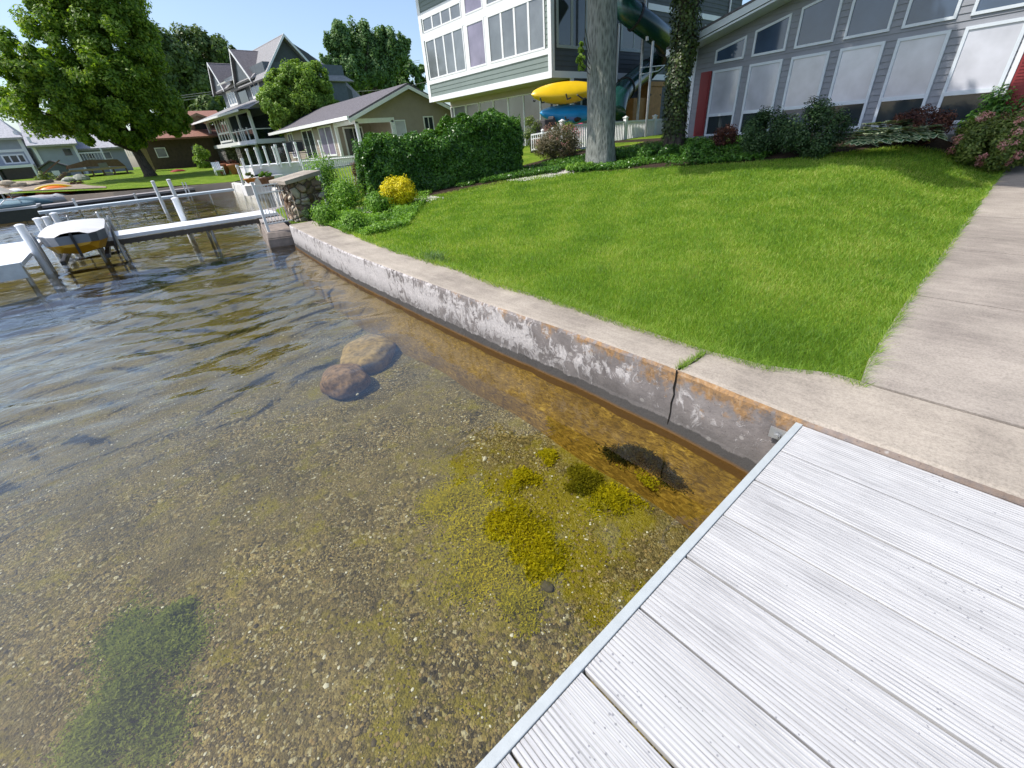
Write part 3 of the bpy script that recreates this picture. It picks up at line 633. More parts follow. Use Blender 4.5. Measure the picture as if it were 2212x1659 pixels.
# ================================================================== grey cottage on the right
G = Frame((15.19, 8.68), 186.37)
gh = thing('grey_cottage', 'single storey lavender grey clapboard cottage with six tall blinds and slanted upper windows', 'house', (15.1, 5, 1.4))
RK = lambda u: 4.0+.222*min(u, 15-u)
W0 = 15.0
mb = MB()
clap(mb, G, lambda z: ((max(0, (z-4.0)/.222)), W0-max(0, (z-4.0)/.222)), 1.38, 5.66, .128)
mb.prism(G, [(0, 1.2), (W0, 1.2), (W0, 4.0), (W0/2, 5.66), (0, 4.0)], -9, -.03); mb.build('wall', SID_GREY, gh)
mb = MB()
for sgn in (0, 1):
    A = [G.P(-.62, 4.0-.14, .62), G.P(7.5, 5.66+.02, .62), G.P(7.5, 5.66+.02, -9.3), G.P(-.62, 4.0-.14, -9.3)] if sgn == 0 else [G.P(7.5, 5.68, .62), G.P(15.62, 3.86, .62), G.P(15.62, 3.86, -9.3), G.P(7.5, 5.68, -9.3)]
    mb.slab([(x, y, z+.22) for x, y, z in A], .06)
rf = mb.build('roof', R_GREY, gh)
mb = MB()
mb.prism(G, [(-.62, 3.86), (7.5, 5.66), (15.62, 3.86), (15.62, 4.06), (7.5, 5.86), (-.62, 4.06)], .585, .615)
mb.prism(G, [(-.60, 3.85), (0.02, 3.985), (0.02, 3.78), (-.1, 3.78), (-.60, 3.83)], .02, .58)
mb.prism(G, [(0, 3.93), (7.5, 5.60), (15, 3.93), (15, 3.98), (7.5, 5.65), (0, 3.98)], .0, .583); mb.build('fascia', SHADEWHITE, gh)
mb = MB(); mb.fbox(G, -.01, .10, 1.2, 3.97, -.05, .03); mb.build('corner_board', SHADEWHITE, gh)
for i in range(7):
    u = .74+1.138*i
    if i < 6: window(gh, G, [(u, 1.60), (u+.915, 1.60), (u+.915, 3.32), (u, 3.32)], P_BLIND, .06, (), (), SHADEWHITE, mw=.09)
    if i < 6: b = gh.children[-1]; mb = MB(); mb.fbox(G, u+.06, u+.855, 2.13, 2.21, .0, .055); mb.build('rail', SHADEWHITE, b)
    if i < 6: mb = MB(); mb.add([G.P(u+.06, 1.66, .024), G.P(u+.855, 1.66, .024), G.P(u+.855, 2.13, .024), G.P(u+.06, 2.13, .024)], [(0, 1, 2, 3)]); mb.build('lower_pane', P_BLUE if i == 2 else P_DARK, b)
    s = .222 if i < 6 else -.0
    zt0 = 3.62+.222*(u+.14); window(gh, G, [(u+.0, 3.49), (u+.915, 3.49), (u+.915, zt0+.203), (u, zt0)], P_BLUE, .055, (), (), SHADEWHITE)
for u0 in (.33,):
    mb = MB(); mb.fbox(G, u0, u0+.36, 1.62, 3.33, .0, .04)
    for a, b_ in ((1.70, 2.42), (2.50, 3.25)): mb.fbox(G, u0+.05, u0+.31, a, b_, .04, .05)
    sh = mb.build('shutter', REDSH, gh)
mb = MB(); mb.fbox(G, 7.38, 7.46, 1.6, 3.34, .0, .07); mb.fbox(G, 8.42, 8.5, 1.6, 3.34, .0, .07); mb.build('casing', WHITEP, gh); mb = MB(); mb.fbox(G, 7.465, 8.415, 1.62, 3.3, .0, .05)
z = 1.7
while z < 3.25: mb.fbox(G, 7.5, 8.38, z, z+.03, .05, .062); z += .055
mb.build('shutter', REDSH, gh)
mb = MB()
for du in (-.36, -.22):
    c = np.array(G.P(du, 3.66, .30)); mb.tube([c+np.array([.05, .02, .06]), c, c+np.array([-.10, .0, -.09])], [.03, .05, .085], 12)
mb.bar(G.P(-.36, 3.80, .25), G.P(-.22, 3.80, .25), .05); fl = mb.build('flood_light', simple('lamp_grey', (.35, .36, .38), .3, .1, 9, .6), gh)
mb = MB(); mb.tube([G.P(-.50, 3.80, .12), G.P(-.50, 3.62, .10), G.P(-.38, 3.52, .08), G.P(-.06, 3.46, .06)], .045, 8); mb.build('downspout', SHADEWHITE, gh)
mb = MB(); mb.fbox(G, 0, 15, 1.15, 1.40, .0, .03); mb.build('skirt_board', simple('green_grey_foundation', (.15, .17, .16), .8), gh)

# ================================================================== tall sage house
T = Frame((14.98, 24.0), 180); TS = Frame((14.98, 14.7), 90)
th = thing('tall_house', 'tall sage grey house with rows of white framed windows on an overhanging upper floor', 'house', (18, 19, 1.3))
mb = MB(); clap(mb, T, lambda z: (.0, 9.3), 4.19, 8.9, .17); mb.prism(T, [(0, 3.98), (9.3, 3.98), (9.3, 8.9), (0, 8.9)], -9, -.02)
mb.build('wall', SID_SAGE, th)
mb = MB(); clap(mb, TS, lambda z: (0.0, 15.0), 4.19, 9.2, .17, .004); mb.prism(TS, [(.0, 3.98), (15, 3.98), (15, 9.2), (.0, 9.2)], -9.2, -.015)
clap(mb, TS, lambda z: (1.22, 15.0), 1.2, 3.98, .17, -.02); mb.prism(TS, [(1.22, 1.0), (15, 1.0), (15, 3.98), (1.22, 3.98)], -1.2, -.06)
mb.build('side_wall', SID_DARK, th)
mb = MB(); mb.prism(T, [(0.0, 1.0), (9.24, 1.0), (9.24, 3.97), (.0, 3.97)], -3, -1.22); mb.build('lower_wall', BEIGE, th)
mb = MB(); mb.fbox(T, .0, 9.24, 3.945, 3.975, -1.215, -.02); mb.build('soffit', BEIGE, th)
mb = MB()
mb.fbox(T, -.16, 9.3, 3.96, 4.19, -.0, .03); mb.fbox(T, -.16, 9.3, 4.74, 4.93, 0, .035); mb.fbox(T, -.05, 9.3, 6.60, 6.90, 0, .035); mb.fbox(T, -.05, 9.3, 7.48, 7.70, 0, .035)
mb.fbox(T, 9.14, 9.325, 3.96, 9, .0, .04); mb.fbox(T, -.16, .10, 3.96, 9, -.01, .04)
for a, b in ((3.62, 3.88), (5.20, 5.46)): mb.fbox(T, a, b, 4.93, 8.5, 0, .03)
mb.fbox(TS, -.03, .14, 3.96, 9, 0, .03); mb.fbox(TS, .14, 15, 3.96, 4.19, 0, .03); mb.fbox(TS, 6.2, 15, 6.56, 6.78, 0, .03); mb.fbox(TS, 1.10, 1.30, 1.2, 3.96, -.05, .01)
mb.build('trim', WHITEP, th)
# the lower storey strip of glass
for i, u in enumerate([-.8, .35, 1.55, 2.78, 3.95, 5.1, 6.22, 7.35]):
    window(th, T, [(max(u, .02)+.0, 1.5), (u+1.13, 1.5), (u+1.13, 3.70), (max(u, .02), 3.70)], P_CURT if i not in (3, 5) else P_GREY, .035, (), (), WHITEP, d=-1.22)
for i, (a, b, m) in enumerate([(.22, 3.6, P_GREY), (3.88, 5.20, P_LILAC), (5.46, 8.98, P_GREY)]):
    n = 4 if i != 1 else 1; mu = [a+.06+(b-a-.12)*k/n for k in range(1, n)]
    window(th, T, [(a, 4.93), (b, 4.93), (b, 6.60), (a, 6.60)], m, .07, mu, (), WHITEP, mw=.11)
    window(th, T, [(a, 6.90), (b, 6.90), (b, 7.48), (a, 7.48)] if i != 1 else [(a, 6.90), (b, 6.90), (b, 8.4), (a, 8.4)], m, .06, mu, (), WHITEP, mw=.11)
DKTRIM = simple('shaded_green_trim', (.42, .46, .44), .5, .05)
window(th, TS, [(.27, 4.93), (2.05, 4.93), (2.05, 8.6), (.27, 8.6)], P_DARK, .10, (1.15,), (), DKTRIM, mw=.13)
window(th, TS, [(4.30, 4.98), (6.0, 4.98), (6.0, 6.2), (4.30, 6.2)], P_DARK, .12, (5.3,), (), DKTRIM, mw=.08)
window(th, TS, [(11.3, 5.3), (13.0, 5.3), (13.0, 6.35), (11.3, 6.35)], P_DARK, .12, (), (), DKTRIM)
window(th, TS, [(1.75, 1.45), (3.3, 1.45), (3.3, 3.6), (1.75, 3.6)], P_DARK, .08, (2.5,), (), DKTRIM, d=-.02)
mb = MB(); mb.tube([TS.P(4.08, 1.2, .08), TS.P(4.08, 5.9, .08)], .05, 8); mb.tube([TS.P(13.6, 6.7, .06), TS.P(13.6, 9, .06)], .05, 8); mb.build('downspout', WHITEP, th)
mb = MB(); mb.slab([T.P(-.6, 8.95, .8), T.P(9.9, 8.95, .8), T.P(9.9, 11.6, -4.5), T.P(-.6, 11.6, -4.5)], .12); mb.slab([T.P(-.6, 8.95, -9.8), T.P(9.9, 8.95, -9.8), T.P(9.9, 11.6, -4.5), T.P(-.6, 11.6, -4.5)], .12); mb.build('roof', R_GREY, th)

# ================================================================== tan bungalow
XB = 12.47
tn = thing('tan_bungalow', 'low tan clapboard bungalow with a dark gable roof and corner porch', 'house', (16, 36, 1.5))
TF = Frame((XB, 44.0), 180); TG = Frame((XB, 28.9), 90)
gz = lambda x: 3.62+(5.18-3.62)*(1-abs(x-3.7)/3.9)
mb = MB(); clap(mb, TF, lambda z: (0, 11.5), 1.3, 3.8, .16); mb.prism(TF, [(0, 1.0), (11.55, 1.0), (11.55, 3.8), (0, 3.8)], -7.2, -.02)
clap(mb, TG, lambda z: (max(0, (z-3.62)*2.5-.2), 7.4-max(0, (z-3.62)*2.5-.2)), 3.58, 5.15, .16, .0); mb.prism(TG, [(-.05, 3.58), (7.45, 3.58), (3.7, 5.18)], -16, -.02)
clap(mb, TG, lambda z: (2.5, 7.4), 1.2, 3.6, .16, 0); mb.prism(TG, [(2.5, 1.0), (7.4, 1.0), (7.4, 3.6), (2.5, 3.6)], -5, -.02); mb.prism(TG, [(.02, 1.0), (2.6, 1.0), (2.6, 3.6), (.02, 3.6)], -6, -3.5)
mb.build('wall', SID_TAN, tn)
mb = MB()
e0 = 3.70
mb.slab([(XB-.55, 28.4, e0), (16.17, 28.4, 5.36), (16.17, 46.2, 5.36), (XB-.55, 46.2, e0)], .10); mb.slab([(20.5, 28.4, 3.55), (16.17, 28.4, 5.36), (16.17, 46.2, 5.36), (20.5, 46.2, 3.55)], .10)
mb.build('roof', R_GREY, tn)
mb = MB(); mb.prism(TG, [(-.6, 3.58), (3.7, 5.25), (8.0, 3.50), (8.0, 3.30), (3.7, 5.05), (-.6, 3.38)], .5, .54)
mb.box(XB-.66, 28.4, 3.55, XB-.55, 46.2, 3.74); mb.build('fascia', WHITE, tn)
mb = MB()
for x, y in ((XB+.07, 28.97), (XB+2.45, 28.97), (XB+.07, 32.4)): mb.box(x-.09, y-.09, 1.3, x+.09, y+.09, 3.45)
mb.box(XB-.03, 28.88, 3.36, XB+2.6, 29.06, 3.60); mb.box(XB-.03, 29.06, 3.36, XB+.12, 32.5, 3.60); mb.build('porch_frame', WHITE, tn)
for a, b, m in ((41.7, 43.1, P_LILAC), (36.8, 39.3, P_DARK), (33.0, 35.55, P_LILAC)):
    window(tn, TF, [(44-b, 1.72 if m is P_LILAC else 1.55), (44-a, 1.72 if m is P_LILAC else 1.55), (44-a, 3.55), (44-b, 3.55)], m, .10, ((44-a+44-b)/2,), (), WHITE, mw=.1)
window(tn, TG, [(2.55, 2.55), (3.35, 2.55), (3.35, 3.45), (2.55, 3.45)], P_BLIND, .06, (), (), WHITE)
window(tn, TG, [(4.72, 2.6), (5.5, 2.6), (5.5, 3.6), (4.72, 3.6)], P_DARK, .07, (5.1,), (), WHITE)
window(tn, TG, [(.5, 1.5), (1.9, 1.5), (1.9, 3.35), (.5, 3.35)], P_DARK, .1, (1.2,), (), WHITE, d=-3.5)

# ================================================================== big gabled lake house
b0 = pt(z2(640, 1150), X=None, Y=48.7)
B = Frame((b0[0], 48.7), 174.5); BS = Frame((b0[0], 48.7), 84.5)      # front (towards the water) and the side facing us
bh = thing('gabled_lake_house', 'large grey three storey house with steep gables, dormers and a glass railed balcony', 'house', (15, 55, 1.0))
mb = MB(); mb.prism(B, [(-13.6, .6), (0, .6), (0, 3.15), (-13.6, 3.15)], -10, -1.2); mb.prism(B, [(-13.7, .6), (-10.6, .6), (-10.6, 3.15), (-13.7, 3.15)], -1.2, -.05); mb.prism(B, [(-7.0, .6), (-5.6, .6), (-5.6, 3.15), (-7.0, 3.15)], -1.2, -.05)
mb.build('stone_base', GSTONE, bh)
mb = MB(); mb.prism(B, [(-13.6, 3.3), (0, 3.3), (0, 5.7), (-13.6, 5.7)], -10, -2.4); mb.prism(B, [(-13.2, 5.7), (0.1, 5.7), (0.1, 9.2), (-13.2, 9.2)], -10, -2.5)
mb.prism(B, [(-10.6, 3.3), (-6.6, 3.3), (-6.6, 5.7), (-10.6, 5.7)], -2.4, -.05); mb.build('wall', SID_SLATE, bh)
# the dark gable that looks our way
mb = MB(); mb.prism(BS, [(2.4, 5.6), (10.5, 5.6), (10.5, 7.2), (6.9, 10.0), (4.85, 11.05), (2.45, 8.2), (2.4, 5.6)], .0, .03)
mb.build('gable_wall', SID_DARK, bh)
mb = MB()
mb.fbox(B, -13.9, .12, 3.10, 3.42, -2.4, .12); mb.fbox(B, -13.9, .12, 5.52, 5.72, -.1, .1)
for u in (-13.6, -10.7, -6.45, -.12): mb.fbox(B, u, u+.22, 3.4, 5.6, -.2, .04)
mb.fbox(B, -3.4, -3.25, 3.4, 5.6, -.15, 0); mb.fbox(BS, .0, 2.6, 3.05, 3.40, .0, .1); mb.fbox(B, -.9, -.7, .8, 3.1, -.2, 0); mb.fbox(B, -5.0, .1, 3.0, 3.1, .12, .9)
mb.build('balcony_frame', WHITE, bh)
mb = MB(); mb.fbox(B, -6.2, -.3, 3.45, 4.25, -.06, -.03); mb.build('balcony_glass', GLASS, bh); mb = MB(); mb.fbox(BS, .2, 2.4, 3.45, 4.2, .03, .06); mb.build('balcony_glass', GLASS, bh); mb = MB(); mb.fbox(B, -13.3, -10.8, 3.45, 4.2, -.06, -.03); mb.build('balcony_glass', GLASS, bh)
mb = MB(); [mb.fbox(B, u, u+.12, 3.4, 4.45, -.08, .02) for u in (-5.0, -3.9, -2.8, -1.7)]; mb.fbox(B, -6.3, -.2, 4.22, 4.30, -.09, .0); mb.fbox(BS, .2, 2.6, 4.18, 4.26, .0, .08); mb.build('railing', WHITE, bh)
mb = MB(); mb.fbox(B, -6.3, -.3, 3.5, 5.5, -2.38, -2.36); mb.build('screen', P_DARK, bh)
# porch roof
mb = MB(); A = [B.P(-15.2, 5.62, 1.0), B.P(.9, 5.70, 1.0), B.P(.9, 6.85, -2.5), B.P(-13.4, 6.85, -2.5)]; mb.slab(A, .14)
mb.slab([B.P(.9, 5.70, 1.0), B.P(.9, 6.85, -2.5), BS.P(3.2, 5.9, -.2), BS.P(-.2, 5.7, 1.2)], .1); mb.build('porch_roof', R_MID, bh)
mb = MB(); mb.fbox(B, -15.2, .95, 5.50, 5.66, .98, 1.04); mb.build('gutter', WHITE, bh)
window(bh, B, [(-10.5, 3.56), (-6.75, 3.56), (-6.75, 5.66), (-10.5, 5.66)], P_DARK, .14, (-9.6, -8.62, -7.65), (4.35,), WHITE, d=-.02, mw=.15, proud=.08)
window(bh, B, [(-10.3, 1.2), (-7.2, 1.2), (-7.2, 3.0), (-10.3, 3.0)], P_DARK, .14, (-9.3, -8.2), (), WHITE, d=-1.18, mw=.15)
window(bh, B, [(-5.4, 1.0), (-1.2, 1.0), (-1.2, 3.0), (-5.4, 3.0)], P_DARK, .1, (-3.3,), (), SID_SLATE, d=-1.18, mw=.1)
window(bh, B, [(-11.8, 6.85), (-9.2, 6.85), (-9.2, 8.2), (-11.8, 8.2)], P_BLUE, .18, (-10.9, -10.1), (), WHITE, d=-2.48, mw=.12)
window(bh, B, [(-4.5, 6.88), (-2.1, 6.88), (-2.1, 8.25), (-4.5, 8.25)], P_BLUE, .18, (-3.3,), (), WHITE, d=-2.48, mw=.12)
window(bh, B, [(-8.3, 6.75), (-5.8, 6.75), (-5.8, 8.4), (-8.3, 8.4)], P_DARK, .05, (), (), SID_SLATE, d=-2.48)
# dormers: gable faces towards the water with white rake boards
for ul, ua, ur, zl, za, zr in ((-14.3, -12.75, -10.6, 8.35, 10.75, 9.0), (-6.9, -5.25, -2.4, 8.9, 10.75, 8.3)):
    zl = zr = min(zl, zr); mb = MB(); mb.prism(B, [(ul+.1, zl), (ur-.1, zl), (ua, za-.15)], -4.5, -2.2); dm = mb.build('dormer', SID_SLATE, bh)
    mb = MB(); mb.slab([B.P(ul-.1, zl-.1, -1.95), B.P(ua, za+.05, -1.95), B.P(ua, za+.05, -7.5), B.P(ul-.1, zl-.1, -7.5)], .12); mb.slab([B.P(ur+.1, zl-.1, -1.95), B.P(ua, za+.05, -1.95), B.P(ua, za+.05, -7.5), B.P(ur+.1, zl-.1, -7.5)], .12); mb.build('dormer_roof', R_GREY, dm)
    mb = MB(); mb.prism(B, [(ul-.1, zl-.32), (ua, za-.12), (ur+.1, zl-.32), (ur+.1, zl-.08), (ua, za+.08), (ul-.1, zl-.08)], -1.95, -1.90); mb.build('rake_board', WHITE, dm)
# main roofs
mb = MB()
mb.slab([BS.P(2.05, 7.95, .5), BS.P(4.85, 11.2, .5), BS.P(4.85, 11.2, -9), BS.P(2.05, 7.95, -9)], .15)
mb.slab([BS.P(7.6, 8.1, .5), BS.P(4.85, 11.2, .5), BS.P(4.85, 11.2, -9), BS.P(7.6, 8.1, -9)], .15)
mb.slab([B.P(-13.6, 8.3, -2.0), B.P(-2, 8.3, -2.0), B.P(-3.2, 11.6, -6.5), B.P(-11, 11.3, -6.5)], .15); mb.slab([B.P(-13.6, 8.3, -11.5), B.P(-2, 8.3, -11.5), B.P(-3.2, 11.6, -6.5), B.P(-11, 11.3, -6.5)], .15)
mb.slab([B.P(-13.6, 8.3, -2.0), B.P(-13.6, 8.3, -11.5), B.P(-11, 11.3, -6.5)], .15); mb.slab([B.P(-2, 8.3, -2), B.P(-2, 8.3, -11.5), B.P(-3.2, 11.6, -6.5)], .15)
mb.slab([BS.P(5.6, 10.15, -1), BS.P(7.1, 10.15, -1), BS.P(10.8, 7.9, 0.4), BS.P(7.0, 7.9, 0.4)], .15)
mb.slab([BS.P(8.6, 8.25, -1), BS.P(10.4, 8.25, -1), BS.P(12.6, 5.6, 0.1), BS.P(8.4, 5.6, 0.1)], .15)
mb.build('roof', R_MID, bh)
mb = MB(); mb.prism(BS, [(2.05, 7.75), (4.85, 10.98), (7.6, 7.9), (7.6, 8.12), (4.85, 11.22), (2.05, 7.97)], .5, .56); mb.build('rake_board', WHITE, bh)
mb = MB(); mb.slab([B.P(-9.6, 8.55, -1.2), B.P(-6.9, 8.55, -1.2), B.P(-6.9, 8.9, -2.5), B.P(-9.6, 8.9, -2.5)], .1); mb.build('awning', WHITE, bh)

# ================================================================== brown house behind the maple
FH = Frame((0, 62), 90); FH2 = Frame((0, 64), 90)
hb = thing('brown_house', 'shaded dark brown house with red brown roofs behind the maple trunk', 'house', (6, 66, 1.2))
def pslab(fr, l, back, front=0.0): mb = MB(); mb.prism(fr, Q(fr, l), -back, front); return mb
def drop(fr, poly, z): return [(u, (z if k else zz)) for (u, zz), k in poly]
u0 = FH.px(zA(60, 600))[0]; u1 = FH.px(zA(1230, 560))[0]; zt_ = FH.px(zA(600, 575))[1]
mb = MB(); mb.prism(FH, [(u0, .6), (u1+1.5, .6), (u1+1.5, zt_), (u0, zt_)], -9, 0); mb.build('wall', BROWNW, hb)
e0 = FH.px(zA(110, 580), .8); e1 = FH.px(zA(1330, 545), .8); r0 = FH.px(zA(60, 380), -3.5); r1 = FH.px(zA(1150, 400), -3.5)
mb = MB(); mb.slab([FH.P(e0[0], zt_, .8), FH.P(e1[0]+1, zt_, .8), FH.P(e1[0]+1, r1[1]+.2, -3.5), FH.P(r0[0], r1[1]+.2, -3.5)], .18)
up = Q(FH2, [zA(880, 470), zA(1330, 470), zA(1330, 290), zA(880, 290)], -1)
t0 = FH2.px(zA(800, 130), -5); t1 = FH2.px(zA(1290, 130), -5); f0 = FH2.px(zA(780, 290), 0); f1 = FH2.px(zA(1420, 260), 0)
mb.slab([FH2.P(f0[0], f1[1], 0), FH2.P(f1[0], f1[1], 0), FH2.P(t1[0], t1[1], -5), FH2.P(t0[0], t1[1], -5)], .18)
mb.build('roof', R_BROWN, hb)
a = FH2.px(zA(790, 520), 0); b = FH2.px(zA(1250, 500), 0); ap = FH2.px(zA(970, 190), 0); c0 = FH2.px(zA(800, 300), 0); c1 = FH2.px(zA(1160, 280), 0)
mb = MB(); mb.prism(FH2, [(a[0], a[1]-.4), (b[0], a[1]-.4), (b[0], c1[1]), (ap[0], ap[1]-.1), (a[0], c1[1])], -4, .1); g0 = mb.build('gable', TANW, hb)
mb = MB(); mb.prism(FH2, [(c0[0]-.2, c1[1]-.1), (ap[0], ap[1]-.15), (c1[0]+.3, c1[1]-.1), (c1[0]+.3, c1[1]+.12), (ap[0], ap[1]+.1), (c0[0]-.2, c1[1]+.12)], .1, .3); mb.build('rake_board', TANW, g0)
w0 = FH2.px(zA(960, 450), .1); w1 = FH2.px(zA(1130, 340), .1); window(hb, FH2, [(w0[0], w0[1]), (w1[0], w0[1]), (w1[0], w1[1]), (w0[0], w1[1])], P_DARK, .06, (), (), BROWNW, d=.12)
w0 = FH.px(zA(890, 790)); w1 = FH.px(zA(1040, 690)); window(hb, FH, [(w0[0], w0[1]), (w1[0], w0[1]), (w1[0], w1[1]), (w0[0], w1[1])], P_GREY, .08, ((w0[0]+w1[0])/2,), (), BROWNW, d=.01)
w0 = FH.px(zA(350, 900)); w1 = FH.px(zA(400, 730)); window(hb, FH, [(w0[0], w0[1]), (w1[0]+.3, w0[1]), (w1[0]+.3, w1[1]), (w0[0], w1[1])], P_GREY, .08, (), (), WHITE, d=.01)
FC = Frame((0, 58), 90)
cb = FC.px(zA(370, 1190)); ct = FC.px(zA(30, 560)); cl = FC.px(zA(230, 1190))
mb = MB(); mb.prism(FC, [(cl[0]-.1, .7), (cb[0], .7), (cb[0]-.1, cb[1]+.9), (cb[0]-.1, ct[1]), (cl[0]-.1, ct[1])], -1.0, 0)
setp(mb.build('brick_pier', TANW), 'sunlit ochre stone pier standing at the corner of the brown house', 'pier')

# ================================================================== grey twin houses far left
FG = Frame((0, 72), 90)
hg = thing('grey_town_house', 'blue grey house at the far left edge with white corner boards and a lower porch', 'house', (-9, 76, 1.6))
def upts(l, d=0): return Q(FG, l, d)
L = upts([zB(0, 830), zB(640, 700), zB(410, 290), zB(0, 130), zB(340, 60)])
zf = lambda p, d=0: FG.px(p, d)[1]; uf = lambda p, d=0: FG.px(p, d)[0]
zg = 1.5; ze = zf(zB(0, 140)); ul = uf(zB(0, 700))-7
mb = MB(); mb.prism(FG, [(ul, zg), (uf(zB(560, 560)), zg), (uf(zB(560, 560)), ze), (ul, ze)], -10, 0); mb.build('wall', SID_BG, hg)
mb = MB()
for p in ((0, 330),): mb.fbox(FG, ul, uf(zB(560, 560)), zf(zB(0, 350))-.12, zf(zB(0, 350))+.12, 0, .06)
ue = uf(zB(560, 560)); mb.fbox(FG, ue-.25, ue+.05, zg, ze+.6, .0, .08)
for x in (-11.9, -10.2, -8.6, ue-.2): mb.fbox(FG, x, x+.16, zg-.3, zf(zB(0, 640)), 1.5, 1.66)
mb.fbox(FG, ul, ue, zf(zB(0, 640)), zf(zB(0, 640))+.25, 0, 1.7); mb.build('trim', WHITE, hg)
mb = MB(); mb.fbox(FG, ul, ue-.3, zg, zf(zB(0, 640))-.05, .0, .05); mb.build('porch_shade_panel', P_DARK, hg)  # dark panel on the wall stands in for the shade inside the porch
mb = MB(); tp = zf(zB(0, -480), -5); mb.slab([FG.P(ul-.4, ze, .7), FG.P(ue+.3, ze, .7), FG.P(ue-1.5, ze+2.6, -5), FG.P(ul, ze+2.6, -5)], .2); mb.slab([FG.P(ul-.4, ze, -10.7), FG.P(ue+.3, ze, -10.7), FG.P(ue-1.5, ze+2.6, -5), FG.P(ul, ze+2.6, -5)], .2); mb.slab([FG.P(ue+.3, ze, .7), FG.P(ue+.3, ze, -10.7), FG.P(ue-1.5, ze+2.6, -5)], .2); mb.build('roof', R_PALE, hg)
a = upts([zB(90, 560)])[0]; window(hg, FG, [(a[0], zf(zB(130, 560))), (a[0]+1.75, zf(zB(130, 560))), (a[0]+1.75, zf(zB(130, 400))), (a[0], zf(zB(130, 400)))], P_DARK, .14, (a[0]+.6, a[0]+1.2), (), WHITE, mw=.12)
window(hg, FG, [(ul+5.2, ze-1.2), (ul+6.9, ze-1.2), (ul+6.9, ze-.3), (ul+5.2, ze-.3)], P_DARK, .12, (), (), WHITE)
FN = Frame((0, 70), 90)
hn = thing('blue_grey_cottage', 'blue grey house with white balcony rail left of the maple trunk', 'house', (-2, 74, 1.6))
uf = lambda p, d=0: FN.px(p, d)[0]; zf = lambda p, d=0: FN.px(p, d)[1]
u0, u1, u2 = uf(zB(600, 400)), uf(zB(1280, 400)), uf(zB(2060, 400)); zt1 = zf(zB(900, 240))
mb = MB(); mb.prism(FN, [(u0, 1.3), (u1, 1.3), (u1, zt1), (u0, zt1)], -8, 0); mb.prism(FN, [(u1, 1.3), (u2, 1.3), (u2, zf(zB(1500, 310))), (u1, zf(zB(1500, 310)))], -8, -1.5); mb.build('wall', SID_BG, hn)
mb = MB(); zz = zf(zB(900, 240)); mb.fbox(FN, u0, u1, zz-.1, zz+.1, 0, .08); mb.fbox(FN, u0-.08, u0+.15, 1.3, zz+.8, 0, .1); mb.fbox(FN, u1-.2, u1+.02, 1.3, zz, 0, .1)
z3_ = zf(zB(1500, 310), -1.5); mb.fbox(FN, u1, u2, z3_-.08, z3_+.1, -1.5, -1.4)
for k in range(7): x = u1+.2+k*.26; mb.fbox(FN, x, x+.05, zf(zB(1300, 500)), zf(zB(1300, 390)), -.1, -.05)
mb.fbox(FN, u1, u1+2.0, zf(zB(1300, 390)), zf(zB(1300, 390))+.1, -.12, -.02); mb.fbox(FN, u1+1.9, u1+2.05, 1.3, z3_, -.15, 0)
for k in range(7): x = u1+4.0+k*.2; mb.fbox(FN, x, x+.05, zf(zB(1800, 450)), zf(zB(1800, 340)), -1.4, -1.35)
mb.build('trim', WHITE, hn)
mb = MB(); mb.slab([FN.P(u0-.4, zt1, .6), FN.P(u1+.3, zt1, .6), FN.P(u1+.3, zt1+2.3, -4), FN.P(u0-.4, zt1+2.3, -4)], .2); mb.slab([FN.P(u0-.4, zt1, -8.6), FN.P(u1+.3, zt1, -8.6), FN.P(u1+.3, zt1+2.3, -4), FN.P(u0-.4, zt1+2.3, -4)], .2)
mb.slab([FN.P(u1-.2, z3_+.05, -1.0), FN.P(u2+.4, z3_+.05, -1.0), FN.P(u2+.4, z3_+1.9, -5), FN.P(u1-.2, z3_+1.9, -5)], .2); mb.build('roof', R_PALE, hn)
a = uf(zB(1420, 440), -1.5); window(hn, FN, [(a, zf(zB(1450, 470), -1.5)), (a+.62, zf(zB(1450, 470), -1.5)), (a+.62, zf(zB(1450, 385), -1.5)), (a, zf(zB(1450, 385), -1.5))], P_DARK, .04, (), (), WHITE, d=-1.48)
a = uf(zB(1690, 440), -1.5); window(hn, FN, [(a, z3_-1.1), (a+.7, z3_-1.1), (a+.7, z3_-.35), (a, z3_-.35)], P_GREY, .06, (), (), WHITE, d=-1.48)
a = uf(zB(990, 300)); window(hn, FN, [(a, zt1-1.1), (a+.7, zt1-1.1), (a+.7, zt1-.4), (a, zt1-.4)], P_DARK, .04, (), (), SID_BG)

